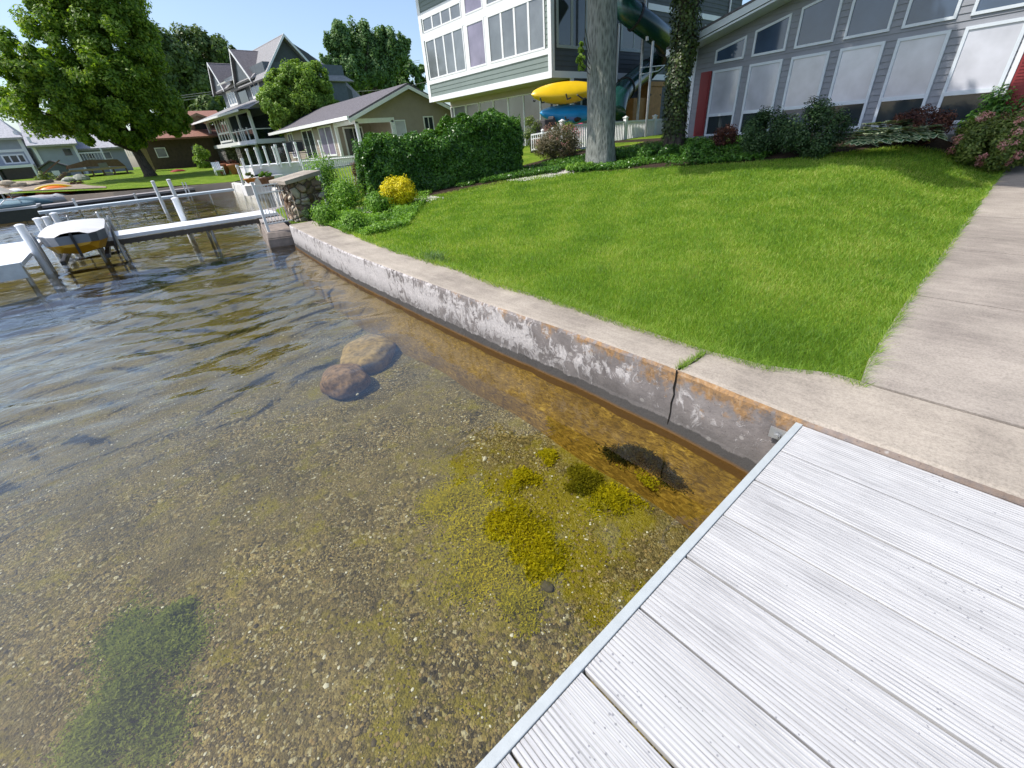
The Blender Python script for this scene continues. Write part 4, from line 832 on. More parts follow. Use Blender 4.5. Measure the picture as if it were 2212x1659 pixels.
# ------------------------------------------------------------------ foliage
def foliage(name, parent, blobs, n, size, mat, sub=.30, nsub=36, seed=1, aspect=.5, up=.35, spread=1.0, inner=.55, zmin=None, stretch=(1, 1, 1), label=None):
    g = np.random.default_rng(seed); ws = np.array([np.prod(b[1])**(2/3) for b in blobs]); ws = ws/ws.sum(); P = []; O = []
    for (c, r), wgt in zip(blobs, ws):
        c = np.array(c, float); r = np.array(r, float)*np.ones(3); k = max(4, int(nsub*wgt*len(blobs))); m = int(n*wgt)
        d = g.normal(size=(k, 3)); d /= np.linalg.norm(d, axis=1)[:, None]; f = inner+(1-inner)*g.uniform(0, 1, k)**.6
        sc = c+d*r*f[:, None]*(1-sub*.55); rs = sub*r.mean()*g.uniform(.55, 1.35, k)
        idx = g.choice(k, m, p=rs**2/np.sum(rs**2)); e = g.normal(size=(m, 3)); e /= np.linalg.norm(e, axis=1)[:, None]
        q = sc[idx]+e*rs[idx][:, None]*(g.uniform(0, 1, m)**.45)[:, None]*spread*np.array(stretch); P.append(q); O.append(e*.8+d[idx]*.5)
    P = np.concatenate(P); O = np.concatenate(O); m = len(P)
    if zmin is not None:
        k = P[:, 2] > (zmin(P[:, 0], P[:, 1]) if callable(zmin) else zmin); P = P[k]; O = O[k]; m = len(P)
    N = O+np.array([0, 0, up])+g.normal(0, .55, (m, 3)); N /= np.linalg.norm(N, axis=1)[:, None]
    t = np.cross(N, g.normal(size=(m, 3))); t /= np.linalg.norm(t, axis=1)[:, None]+1e-9; b = np.cross(N, t)
    s = (size*g.uniform(.6, 1.25, m))[:, None]
    V = np.stack([P-t*s, P-b*s*aspect+N*s*.12, P+t*s, P+b*s*aspect+N*s*.12], 1).reshape(-1, 3)
    o = np_mesh(name, V, np.arange(m*4).reshape(-1, 4), mat, parent)
    if label: o['label'] = label
    return o
def limb(mb, a, b, r0, r1, bend=.1, seg=7, k=6, seed=0):
    g = np.random.default_rng(seed); a = np.array(a, float); b = np.array(b, float); L = np.linalg.norm(b-a); pts = []; rs = []
    o = g.normal(0, bend*L*.5, 3)
    for i in range(k+1):
        t = i/k; pts.append(a+(b-a)*t+o*math.sin(math.pi*t)+g.normal(0, .012*L, 3)*(0 < i < k)); rs.append(r0+(r1-r0)*t**.8)
    mb.tube(pts, rs, seg)
def tree(name, label, base, blobs, n, leaf, mat, barkm, r0, seed=1, group=None, nlimb=8, top=None, **kw):
    t = thing(name, label, 'tree', tuple(base), group)
    foliage('crown', t, blobs, n, leaf, mat, seed=seed, **kw)
    mb = MB(); base = np.array(base, float); c = np.mean([b[0] for b in blobs], 0); zlo = min(b[0][2]-np.ones(3)[2]*np.max(b[1]) for b in blobs)
    fork = base+(c-base)*.35 if top is None else np.array(top, float)
    mb.tube([base-np.array([0, 0, .2]), base+np.array([0, 0, .25]), base+(fork-base)*.5, fork], [r0*1.5, r0*1.1, r0*.9, r0*.75], 12)
    g = np.random.default_rng(seed+9)
    for i in range(nlimb):
        b = blobs[i % len(blobs)]; limb(mb, fork-(fork-base)*.15*g.uniform(0, 1), np.array(b[0])+g.normal(0, .3, 3)*np.array(b[1]), r0*.45, r0*.08, .12, seed=seed*31+i)
    mb.build('trunk', barkm, t, smooth=True); return t
def pb(px, r, Y, ry=None, rz=None, dy=0.0):
    """a crown lobe from its place and size in the measuring frame"""
    P = pt(px, Y=Y); k = pxm(P, P); rr = r*k; return (P, (rr, (ry*k if ry else rr*.85), (rz*k if rz else rr)))
L_MAPLE = leafmat('maple_leaves', [(.075, .14, .016, 1), (.13, .235, .024, 1), (.22, .35, .036, 1), (.36, .46, .055, 1)], .5)
L_DARK = leafmat('dark_oak_leaves', [(0.062, 0.107, 0.032, 1), (0.113, 0.180, 0.045, 1), (0.191, 0.258, 0.067, 1)], .25)
L_LOC = leafmat('locust_leaves', [(0.067, 0.146, 0.049, 1), (0.123, 0.225, 0.067, 1), (0.202, 0.315, 0.102, 1)], .3)
L_LIME = leafmat('light_green_leaves', [(0.124, 0.217, 0.031, 1), (0.202, 0.326, 0.046, 1), (0.326, 0.465, 0.078, 1)], .4)
L_HEDGE = leafmat('hedge_leaves', [(0.026, 0.081, 0.015, 1), (0.051, 0.140, 0.021, 1), (0.096, 0.221, 0.030, 1), (0.163, 0.325, 0.051, 1)], .25, .35)
L_YEL = leafmat('golden_leaves', [(0.468, 0.429, 0.016, 1), (0.780, 0.650, 0.016, 1), (0.900, 0.832, 0.026, 1)], .3)
L_BARB = leafmat('burgundy_leaves', [(.035, .012, .012, 1), (.09, .03, .022, 1), (.16, .06, .03, 1)], .25)
L_SHRUB = leafmat('deep_green_leaves', [(0.016, 0.043, 0.016, 1), (0.034, 0.078, 0.025, 1), (0.078, 0.139, 0.043, 1)], .2)
L_WEED = leafmat('fresh_weed_leaves', [(0.078, 0.186, 0.022, 1), (0.155, 0.310, 0.031, 1), (0.264, 0.449, 0.054, 1)], .35)
L_SPIR = leafmat('spirea_leaves', [(0.065, 0.104, 0.026, 1), (0.143, 0.208, 0.039, 1), (0.234, 0.260, 0.065, 1)], .3)
L_BRNZ = leafmat('bronze_green_leaves', [(0.058, 0.065, 0.033, 1), (0.130, 0.117, 0.065, 1), (0.221, 0.182, 0.104, 1)], .3)
L_PINK = leafmat('pink_blossom', [(.45, .18, .17, 1), (.62, .30, .28, 1), (.72, .45, .40, 1)], .25)
L_HOSTA = leafmat('hosta_leaves', [(0.039, 0.104, 0.046, 1), (0.078, 0.169, 0.078, 1)], .2, .35)
L_CREAM = leafmat('cream_leaf_margin', [(.50, .56, .34, 1), (.66, .70, .50, 1)], .2, .4)
L_IVY = leafmat('ivy_leaves', [(0.021, 0.042, 0.010, 1), (0.046, 0.075, 0.016, 1), (0.104, 0.143, 0.033, 1)], .15, .4)

# ---- maple on the far lawn
B0 = on_ground((326, 382)); Y0 = 52.0; B0 = pt((326, 381), Y=Y0)
bl = [pb((205, 20), 115, 53, rz=85), pb((110, 15), 48, 52, rz=60), pb((260, 95), 85, 51), pb((70, 150), 72, 50, rz=66), pb((150, 120), 90, 52), pb((120, 225), 105, 51, rz=62), pb((45, 215), 42, 52), pb((235, 190), 100, 50.5, rz=80), pb((330, 225), 72, 52, rz=60), pb((370, 262), 40, 51, rz=30), pb((275, 270), 55, 51, rz=45), pb((190, 275), 55, 50, rz=35), pb((180, -60), 90, 52)]
tree('maple_tree', 'broad bright green tree on the far lawn at the left, trunk leaning left', B0, bl, 190000, .135, L_MAPLE, BARKD, .42, 3, nlimb=12, top=pt((290, 318), Y=52), sub=.21, nsub=64, inner=.5)
# ---- woods behind the houses
def far_tree(p, r, Y, lab, mat, seed, rz=None, extra=(), n=20000, leaf=.32, **kw):
    c = pt(p, Y=Y); base = (c[0], c[1], 1.5); bl = [pb(p, r, Y, rz=rz)]+[pb(q, rr, Y+dy) for q, rr, dy in extra]
    return tree('woodland_tree', lab, base, bl, n, leaf, mat, BARKD, .4, seed, 'trees behind the houses', nlimb=5, **kw)
far_tree((365, 130), 62, 96, 'dark round topped tree behind the maple, left of the two joined crowns', L_DARK, 5, extra=(((345, 180), 55, 0), ((385, 215), 50, 1), ((320, 100), 32, 3)), n=38000)
far_tree((440, 120), 55, 98, 'dark dense tree touching the left roof of the gabled house', L_DARK, 6, extra=(((470, 165), 60, 1), ((500, 130), 30, 1), ((430, 190), 55, -2), ((515, 175), 30, 0)), n=38000)
far_tree((455, 235), 30, 78, 'low bushy tree between the brown house and the gabled house', L_DARK, 7, n=6000, extra=(((425, 250), 20, 0),))
far_tree((735, 95), 38, 66, 'tall spiky tree right of the gabled house with sky gaps', L_LOC, 8, extra=(((715, 140), 26, 0), ((790, 100), 45, 1), ((845, 110), 42, 0), ((875, 95), 16, 0), ((760, 150), 36, -1), ((820, 160), 42, 0), ((735, 60), 14, 0), ((785, 60), 14, 0), ((825, 72), 14, 0), ((712, 105), 12, 0)), n=60000, leaf=.20, sub=.22, stretch=(1, 1, 1.7), nsub=46, inner=.15)
far_tree((880, 175), 42, 70, 'green tree squeezed between the bungalow roof and the tall sage house', L_LOC, 9, extra=(((915, 160), 26, 0), ((850, 190), 30, 0)), n=14000, leaf=.28, sub=.24)
far_tree((770, 195), 50, 72, 'darker low tree behind the tan bungalow roof', L_DARK, 10, extra=(((820, 200), 40, 0), ((720, 190), 34, 0)), n=12000, leaf=.32)
# young tree before the gabled house
P = pt((640, 260), Y=46); tree('young_tree', 'light green rounded tree in front of the gabled house', (P[0]+.3, 46, 1.2), [pb((645, 205), 62, 46), pb((600, 230), 42, 45.5), pb((690, 215), 42, 46), pb((640, 160), 36, 46, rz=26), pb((605, 180), 30, 46), pb((675, 175), 40, 46, rz=38), pb((610, 258), 32, 45.6), pb((655, 250), 30, 46), pb((715, 228), 22, 46)], 70000, .115, L_LIME, BARKD, .13, 12, nlimb=7, sub=.26, nsub=40)

# ---- two yard trees; their crowns are above the picture
def trunk_mesh(mb, pts, rs, seg=40, ridge=.03, seed=0):
    g = np.random.default_rng(seed); pts = [np.array(p, float) for p in pts]; zs = np.array([p[2] for p in pts]); n = 60; z = np.linspace(zs[0], zs[-1], n)
    cx = np.interp(z, zs, [p[0] for p in pts]); cy = np.interp(z, zs, [p[1] for p in pts]); r = np.interp(z, zs, rs); vs = []
    for i in range(n):
        for k in range(seg):
            a = 2*math.pi*k/seg; q = 1+ridge*math.sin(9*a+.7*math.sin(z[i]*1.7))+ridge*.8*math.sin(17*a+1.1*math.sin(z[i]*2.9+1))+ridge*.5*math.sin(3*a+z[i]*.6)
            if i < 4: q += .05*(4-i)/4*(1+math.sin(5*a))
            vs.append((cx[i]+r[i]*q*math.cos(a), cy[i]+r[i]*q*math.sin(a), z[i]))
    return mb.add(vs, [(i*seg+k, i*seg+(k+1) % seg, (i+1)*seg+(k+1) % seg, (i+1)*seg+k) for i in range(n-1) for k in range(seg)])
TB = np.array([11.28, 9.11, 1.42]); t1 = thing('shade_tree', 'thick grey barked tree trunk rising from the planting bed beside the white fence', 'tree', tuple(TB))
mb = MB(); trunk_mesh(mb, [TB-[0, 0, .3], TB+[0, 0, .5], TB+[-.05, .08, 4], TB+[-.1, .1, 7.5]], [.44, .395, .37, .33], ridge=.02)
for i, e in enumerate([(-3, 2, 10), (2.6, 2.4, 10.2), (2.2, -2.8, 10), (-2, -2, 10.5), (.4, .2, 11.8)]): limb(mb, TB+[-.1, .1, 7.0], TB+np.array(e)-[0, 0, 1.0], .2, .05, .1, seed=i)
mb.build('trunk', BARKG, t1, smooth=True)
CB = [(TB+np.array(c), r) for c, r in (((-.8, .8, 9.8), (2.2, 2.4, 1.5)), ((2.8, 2.4, 9.6), (2.9, 2.9, 1.8)), ((2.4, -2.9, 9.4), (3.0, 3.0, 1.6)), ((1.0, -2.4, 9.9), (1.9, 2.2, 1.4)), ((.6, .4, 11.4), (3.4, 3.4, 1.8)), ((4.2, -4.4, 9.2), (2.3, 2.3, 1.4)), ((4.5, 5.0, 9.8), (3.0, 3.0, 1.7)), ((-3.4, 2.2, 8.7), (2.0, 2.0, 1.3)), ((-3.6, -.6, 8.3), (1.7, 1.9, 1.1)), ((-1.0, -2.4, 8.6), (1.9, 2.2, 1.2)), ((-2.2, -4.8, 8.6), (1.6, 1.8, 1.0)), ((.8, -6.6, 8.8), (2.0, 2.0, 1.1)), ((-5.2, -1.6, 8.6), (1.7, 1.7, .9)), ((-4.5, -3.6, 8.6), (1.6, 1.6, .9)), ((-3.9, -5.5, 8.6), (1.6, 1.6, .9)))]  # unseen lobes towards the sun are placed to shade the trunk and far lawn
foliage('crown', t1, CB, 76000, .16, L_MAPLE, seed=41, nsub=30, sub=.3, inner=.2)
mb = MB(); P = pt((1252, 118), Y=8.9)
for k in range(5): mb.bar(TB+np.array([-.3, .2, 1.9+.1*k]), P+np.array([.05*k, .0, -.2+.18*k]), .012)
tw = mb.build('twigs', BARKD, t1)
foliage('sprout_leaves', t1, [(pt((1258, 100), Y=9.2), (.10, .12, .12)), (pt((1254, 122), Y=9.2), (.11, .13, .16)), (pt((1258, 142), Y=9.2), (.13, .12, .12))], 700, .045, L_LIME, seed=6, nsub=8)
IB = np.array([14.58, 8.95, 1.5]); IB = pt((1456, 300), X=14.2); t2 = thing('ivy_clad_tree', 'dark tree trunk wrapped in ivy against the grey cottage roof', 'tree', tuple(IB))
Yi = IB[1]; top_ = pt((1490, 0), Y=Yi-.1)
mb = MB(); trunk_mesh(mb, [IB-[0, 0, .3], IB+[0, 0, .4], pt((1462, 180), Y=Yi), pt((1478, 100), Y=Yi), top_, top_+[.1, 0, 3.5]], [.36, .30, .27, .25, .25, .22], ridge=.04, seed=3)
for i, e in enumerate([(-2, 2, 3.0), (2.6, 2.4, 3.2), (2.2, -2.8, 3)]): limb(mb, top_+[.1, 0, 3], top_+np.array(e)+[0, 0, 2.0], .16, .05, .1, seed=i+20)
mb.build('trunk', BARKD, t2, smooth=True)
g = np.random.default_rng(3); n = 6500; tt = g.uniform(0, 1, n)**.9; zz = 1.55+tt*(top_[2]+1.2-1.55); a = g.uniform(0, 6.28, n)
zz_ = [IB[2], pt((1462, 180), Y=Yi)[2], pt((1478, 100), Y=Yi)[2], top_[2]]; xx_ = [IB[0], pt((1462, 180), Y=Yi)[0], pt((1478, 100), Y=Yi)[0], top_[0]]
cx_ = np.interp(zz, zz_, xx_); rr = np.interp(zz, [1.5, 3, 5], [.30, .30, .36])+.10*g.uniform(0, 1, n)**2+.05*gnoise(a*2, zz*2, 2, 4)
P = np.stack([cx_+rr*np.cos(a), Yi+rr*np.sin(a), zz], -1); Nn = np.stack([np.cos(a), np.sin(a), .4+0*a], -1)+g.normal(0, .3, (n, 3)); Nn /= np.linalg.norm(Nn, axis=1)[:, None]
t = np.cross(Nn, g.normal(size=(n, 3))); t /= np.linalg.norm(t, axis=1)[:, None]; b = np.cross(Nn, t); s = (.045*g.uniform(.6, 1.2, n))[:, None]
V = np.stack([P-t*s, P-b*s*.8, P+t*s, P+b*s*.8], 1).reshape(-1, 3); np_mesh('ivy', V, np.arange(n*4).reshape(-1, 4), L_IVY, t2)
foliage('crown', t2, [(top_+np.array(c), r) for c, r in (((0, 0, 6), (3.2, 3.2, 1.8)), ((2.5, -3.6, 5.4), (3.2, 3, 1.6)), ((3, 2, 5.6), (3, 3, 1.6)), ((1.8, -6.2, 5.6), (2.6, 2.4, 1.4)))], 24000, .17, L_MAPLE, seed=43, nsub=30, inner=.2)

# ---- shrubs of the bed
def shrub(name, label, cat, c, r, n, leaf, mat, seed, group=None, stems=True, sub=.34, nsub=40, extra=(), fl=None, **kw):
    c = np.array(c, float); zb = float(zt(c[0], c[1])); t = thing(name, label, cat, (c[0], c[1], zb), group)
    foliage('foliage', t, [(c, r)]+[(np.array(q), rr) for q, rr in extra], n, leaf, mat, seed=seed, sub=sub, nsub=nsub, zmin=lambda x, y: zt(x, y)-.02, **kw)
    mb = MB(); g = np.random.default_rng(seed)
    for k in range(9): limb(mb, (c[0]+g.normal(0, .05), c[1]+g.normal(0, .05), zb-.05), c+g.normal(0, .45, 3)*np.array(r), .018, .006, .1, 5, 4, seed+k)
    mb.build('stems', BARKD, t)
    if fl: foliage('flowers', t, [(c+np.array([0, 0, .12*r[2]]), tuple(np.array(r)*1.02))], fl[0], fl[1], fl[2], seed=seed+5, sub=.12, nsub=fl[3], inner=.9)
    return t
def sh_px(name, label, cat, base, rpx, hpx, n, leaf, mat, seed, X=None, ry=1.0, group=None, **kw):
    """shrub from the pixel of its foot, half width and height in the measuring frame"""
    b = on_ground(base) if X is None else pt(base, X=X); k = pxm(b, b); zb = float(zt(b[0], b[1])); r = rpx*k; h = max(hpx*k, .08)
    d = np.array([b[0], b[1]])/np.hypot(b[0], b[1]); c = np.array([b[0]+d[0]*r*.7*ry, b[1]+d[1]*r*.7*ry, zb+h*.52])
    return shrub(name, label, cat, c, (r, r*ry, h*.55), n, leaf, mat, seed, group, **kw)
# hedge: one clipped mass
hA, hB = np.array([5.75, 13.0]), np.array([10.0, 11.9]); hd = (hB-hA)/np.linalg.norm(hB-hA); hn_ = np.array([-hd[1], hd[0]])
HL = np.linalg.norm(hB-hA); hb0 = thing('hedge', 'dense dark green clipped hedge along the back of the lawn', 'hedge', (hA[0], hA[1], .6))
g = np.random.default_rng(8); nn = 75000; P = []; Nn = []
u = g.uniform(-.25, HL+.25, nn); face = g.uniform(0, 1, nn); w_ = g.uniform(-.62, .62, nn); v_ = g.uniform(0, 1, nn)
zb = zt(hA[0]+hd[0]*u, hA[1]+hd[1]*u); top_h = (1.40+.10*np.sin(u*2.1+1)+.07*np.sin(u*5.3)+.05*np.sin(u*11))+.06*u
sq = lambda t: np.sign(t)*np.abs(t)**.5
fr_ = face < .42; ba = (face >= .42) & (face < .5); en = (face >= .5) & (face < .62); tp = face >= .62
W = np.where(fr_, -.60+.12*(v_-.5)**2, np.where(ba, .60, w_)); Z = np.where(tp, 1.0, v_)
endsel = g.uniform(0, 1, nn) > .5; U = np.where(en, np.where(endsel, HL+.22, -.22), u)
rnd = .15*gnoise(U*1.0, Z*2+W*1.3, 4, 11)+.10*gnoise(U, Z*2+W, 11, 12)+.05*gnoise(U, Z*2+W, 24, 15)
dep = g.uniform(0, 1, nn)**1.6*.26-.05
ex = np.stack([np.zeros(nn), np.zeros(nn), np.zeros(nn)], -1)
nrm = np.where(tp[:, None], [0, 0, 1.], np.where(fr_[:, None], [0, -1., .15], np.where(ba[:, None], [0, 1., .1], np.where(endsel[:, None], [1., 0, .1], [-1., 0, .1]))))
# round the shoulders
zz = Z*top_h; shoulder = np.clip((Z-.8)/.2, 0, 1); W2 = W*(1-.30*shoulder**2*(~tp)); zz = zz-np.where(tp, .24*np.abs(W/.6)**3*top_h*.6, 0)-.10*np.clip(1-np.minimum(np.clip(U+.25, 0, 9), np.clip(HL+.25-U, 0, 9))/.5, 0, 1)**2*top_h
U2, W3, Z3 = U+nrm[:, 0]*(rnd-dep), W2+nrm[:, 1]*(rnd-dep), zz+nrm[:, 2]*(rnd-dep)
X_ = hA[0]+hd[0]*U2+hn_[0]*W3; Y_ = hA[1]+hd[1]*U2+hn_[1]*W3; zb = zt(X_, Y_); P = np.stack([X_, Y_, zb+Z3], -1)
Nw = np.stack([hd[0]*nrm[:, 0]+hn_[0]*nrm[:, 1], hd[1]*nrm[:, 0]+hn_[1]*nrm[:, 1], nrm[:, 2]], -1)+g.normal(0, .6, (nn, 3))+np.array([0, 0, .35]); Nw /= np.linalg.norm(Nw, axis=1)[:, None]
t = np.cross(Nw, g.normal(size=(nn, 3))); t /= np.linalg.norm(t, axis=1)[:, None]; b = np.cross(Nw, t); s = (.042*g.uniform(.6, 1.3, nn))[:, None]
k = P[:, 2] > zb; P, t, b, s, Nw = P[k], t[k], b[k], s[k], Nw[k]; m = len(P)
np_mesh('foliage', np.stack([P-t*s, P-b*s*.5+Nw*s*.15, P+t*s, P+b*s*.5+Nw*s*.15], 1).reshape(-1, 3), np.arange(m*4).reshape(-1, 4), L_HEDGE, hb0)
mb = MB()
for i in range(26):
    q = hA+hd*(HL*(i+.5)/26); z0 = float(zt(q[0], q[1])); limb(mb, (q[0], q[1], z0-.05), (q[0]+g.normal(0, .15), q[1]+g.normal(0, .15), z0+1.4), .02, .008, .08, 5, 4, i)
mb.build('stems', BARKD, hb0)
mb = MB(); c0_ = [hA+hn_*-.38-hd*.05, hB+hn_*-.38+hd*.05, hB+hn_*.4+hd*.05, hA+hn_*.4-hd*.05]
mb.hexa([(q[0], q[1], float(zt(q[0], q[1]))-.05) for q in c0_]+[(q[0], q[1], float(zt(q[0], q[1]))+1.08) for q in c0_]); mb.build('shaded_core', simple('dark_hedge_interior', (.010, .018, .006), .95, .4, 9, .05), hb0)  # near-black block stands in for the shade inside the hedge

sh_px('golden_shrub', 'bright yellow rounded shrub at the lawn edge in front of the hedge', 'shrub', (868, 450), 38, 56, 12000, .026, L_YEL, 31, sub=.26, nsub=110, stretch=(1, 1, 1.3))
sh_px('barberry_shrub', 'small burgundy brown shrub with bare lower stems left of the yellow one', 'shrub', (790, 425), 22, 74, 2600, .022, L_BARB, 32, sub=.3, nsub=26)
sh_px('weed_clump', 'tall green weeds growing against the fieldstone pier', 'weeds', (713, 452), 34, 92, 5200, .032, L_WEED, 33, sub=.3, inner=.1, spread=2.1, nsub=40, stretch=(1, 1, 1.5))
sh_px('weed_clump', 'bushy green weeds right of the fieldstone pier, below the white fence', 'weeds', (752, 462), 40, 62, 5200, .03, L_WEED, 34, sub=.3, inner=.1, spread=2.1, nsub=40)
sh_px('weed_clump', 'low green weeds spilling over the seawall cap next to the lawn', 'weeds', (772, 505), 34, 34, 5200, .028, L_WEED, 35, sub=.3, inner=.1, spread=2.1, nsub=40)
sh_px('weed_clump', 'low weeds nearest the foot of the fieldstone pier', 'weeds', (712, 486), 30, 34, 4200, .028, L_WEED, 36, sub=.3, inner=.1, spread=2.1, nsub=40)
sh_px('weed_clump', 'leafy weeds just left of the yellow shrub', 'weeds', (822, 462), 26, 38, 3200, .03, L_WEED, 37, sub=.3, inner=.1, spread=2.1, nsub=40)
sh_px('weed_clump', 'slender grey green weeds left of the fieldstone pier foot', 'weeds', (668, 476), 9, 26, 700, .025, L_SHRUB, 38, sub=.3, inner=.1, spread=2.1, nsub=40)
sh_px('leafy_plant', 'tall leafy green stalk between the burgundy shrub and the yellow one', 'plant', (812, 440), 12, 40, 700, .04, L_WEED, 39, sub=.4, nsub=12)
sh_px('weigela_shrub', 'bronze green shrub with dull pink flecks left of the thick grey trunk', 'shrub', (1205, 352), 56, 68, 15000, .026, L_BRNZ, 51, sub=.26, nsub=70, fl=(900, .02, L_PINK, 60))
sh_px('pale_shrub', 'pale yellow green shrub tip showing behind the right end of the hedge', 'shrub', (1150, 330), 24, 66, 1800, .035, L_SPIR, 52, sub=.3, nsub=20)
for i, (b, r, h, lab, mat) in enumerate((((1330, 352), 46, 22, 'low groundcover at the foot of the thick grey trunk', L_HEDGE), ((1420, 345), 50, 28, 'low groundcover between the two tree trunks', L_HEDGE), ((1505, 345), 44, 30, 'low green groundcover below the corner of the grey cottage', L_HEDGE), ((1252, 372), 38, 14, 'scrubby groundcover in front of the bronze green shrub', L_WEED))):
    sh_px('groundcover', lab, 'groundcover', b, r, h, 4500, .03, mat, 60+i, sub=.22, nsub=60)
sh_px('burgundy_shrub', 'small burgundy shrub under the first blind window of the grey cottage', 'shrub', (1560, 325), 28, 50, 3600, .026, L_BARB, 71, nsub=30)
sh_px('dark_shrub', 'dark green feathery shrub below the second window of the grey cottage', 'shrub', (1635, 342), 62, 84, 12000, .028, L_SHRUB, 72, nsub=60, sub=.26, stretch=(1, 1, 1.4))
sh_px('dark_shrub', 'dark green feathery shrub below the fourth window of the grey cottage, left of the hostas', 'shrub', (1745, 346), 70, 100, 13000, .028, L_SHRUB, 73, nsub=60, sub=.26, stretch=(1, 1, 1.4))
sh_px('burgundy_shrub', 'arching wine red shrub behind the hostas', 'shrub', (1975, 305), 62, 68, 9000, .026, L_BARB, 74, nsub=60, sub=.28, X=13.0)
sh_px('green_shrub', 'tall round green shrub hiding the right end of the grey cottage', 'shrub', (2170, 300), 96, 150, 16000, .04, L_HEDGE, 75, nsub=70, sub=.25, X=13.8)
sh_px('spirea_shrub', 'pink flowering spirea at the right edge beside the walk', 'shrub', (2140, 338), 84, 105, 22000, .03, L_SPIR, 76, nsub=80, sub=.24, X=12.9, fl=(3000, .022, L_PINK, 40))
# hostas with cream edged leaves
g = np.random.default_rng(14)
def hosta(c, r, n, lab):
    zb = float(zt(c[0], c[1])); t = thing('hosta', lab, 'hosta', (c[0], c[1], zb), 'hostas edging the bed'); V = []; Vc = []
    for k in range(n):
        a = g.uniform(0, 6.28); f = g.uniform(.2, 1); L = .17*g.uniform(.8, 1.2); b0_ = np.array([c[0]+math.cos(a)*r*f*.5, c[1]+math.sin(a)*r*f*.5, zb+.12+.36*(1-f*.6)]); d = np.array([math.cos(a), math.sin(a), .35-.9*f]); d /= np.linalg.norm(d)
        s_ = np.array([-math.sin(a), math.cos(a), 0]); nn_ = np.cross(d, s_)
        for W_, o_, dst in ((.075, .0, Vc), (.052, .006, V)):
            LL = L*(1 if dst is Vc else .86); ax = [b0_+(L-LL)*.5*d, None, None]
            p = [b0_+d*(L-LL)*.5, b0_+d*LL*.45-s_*W_, b0_+d*(LL+(L-LL)*.5), b0_+d*LL*.45+s_*W_]; sg_ = 1 if nn_[2] > 0 else -1
            dst += [q+nn_*o_*sg_ for q in p]
    np_mesh('leaf_margins', np.array(Vc), np.arange(len(Vc)).reshape(-1, 4), L_CREAM, t); np_mesh('leaves', np.array(V), np.arange(len(V)).reshape(-1, 4), L_HOSTA, t)
hp = [((1850, 338), 'leftmost'), ((1885, 335), 'second from the left'), ((1922, 332), 'third from the left'), ((1958, 330), 'fourth from the left'), ((1992, 326), 'rightmost front'), ((1870, 318), 'back left'), ((1915, 314), 'back middle'), ((1960, 310), 'back right')]
for p, w_ in hp:
    c = on_ground(p); hosta(c, .42, 120, 'cream edged hosta below the red shrub, %s of its group' % w_)
# mulch under the planting
mb = MB(); ys_ = np.arange(.8, 12.6, .4); V = []
for y in ys_:
    for s_ in (0, .33, .66, 1): x = float(bedx(y) if y < 9.8 else 9.8-(y-9.8)*2.0)-.05; X_ = x+s_*(16-x); V.append((X_, y, float(zt(X_, y))+.0))
mb.v = V; mb.f = [(i*4+j, i*4+j+1, (i+1)*4+j+1, (i+1)*4+j) for i in range(len(ys_)-1) for j in range(3)]; mb.mi = [0]*len(mb.f); setp(mb.build('mulch_bed', SOIL), kind='structure')
g = np.random.default_rng(77)
def chips(n, xr, lab):
    x = g.uniform(*xr[0], n); y = xr[1](x)+g.normal(0, .22, n); r = g.uniform(.012, .03, n); z = zt(x, y)
    V = np.stack([np.stack([x-r, y, z-.005], -1), np.stack([x, y-r*.8, z-.005], -1), np.stack([x+r, y, z-.005], -1), np.stack([x, y+r*.8, z-.005], -1), np.stack([x, y, z+r*.7], -1)], 1).reshape(-1, 3); i = (np.arange(n)*5)[:, None, None]
    f = i+np.array([[0, 1, 4], [1, 2, 4], [2, 3, 4], [3, 0, 4]])[None]; o = np_mesh('stone_chips', V, None, simple('white_marble_chips', (.52, .50, .45), .8, .3, 30), tris=f.reshape(-1, 3)); setp(o, lab, 'stone chips', kind='stuff')
chips(2600, ((4.6, 6.6), lambda x: 11.6-.25*(x-4.6)), 'white marble chips around the yellow shrub')
chips(1500, ((8.8, 10.6), lambda x: 10.2-.6*(x-8.8)), 'white marble chips in front of the bronze green shrub')

def carpet(name, x, y, hh, mat, lab, size, g):
    n = len(x); Pq = np.stack([x, y, zt(x, y)+hh], -1); Nn = np.array([0, 0, 1.])+g.normal(0, .5, (n, 3)); Nn /= np.linalg.norm(Nn, axis=1)[:, None]; t = np.cross(Nn, g.normal(size=(n, 3))); t /= np.linalg.norm(t, axis=1)[:, None]; b = np.cross(Nn, t); s = (size*g.uniform(.6, 1.3, n))[:, None]
    o = np_mesh(name, np.stack([Pq-t*s, Pq-b*s*.55, Pq+t*s, Pq+b*s*.55], 1).reshape(-1, 3), np.arange(n*4).reshape(-1, 4), mat); return setp(o, lab, 'groundcover', kind='stuff')
g = np.random.default_rng(98); n = 15000; y = g.uniform(8.4, 12.6, n); x = xi(y)+.02+g.uniform(0, 1, n)**1.1*(1.0+(y-8.4)*.75); k = (gnoise(x, y, 3.2, 35) > -.30) & ~((x > 3.1) & (x < 4.1) & (y > 12.2)); x, y = x[k], y[k]
carpet('low_weeds', x, y, (.04+.16*(.5+.5*gnoise(x, y, 4.1, 36)))*g.uniform(.05, 1, len(x)), L_WEED, 'low tangled weeds between the fieldstone pier, the seawall cap and the lawn', .028, g)
g = np.random.default_rng(99); n = 42000
y = g.uniform(4.6, 11.6, n); x = np.where(y < 9.8, bedx(y), 9.8-(y-9.8)*1.2)+g.uniform(0, 1, n)**1.2*4.2; k = (gnoise(x, y, 2.2, 31) > -.32) & (x < 14.6) & ((x-11.28)**2+(y-9.11)**2 > .27)
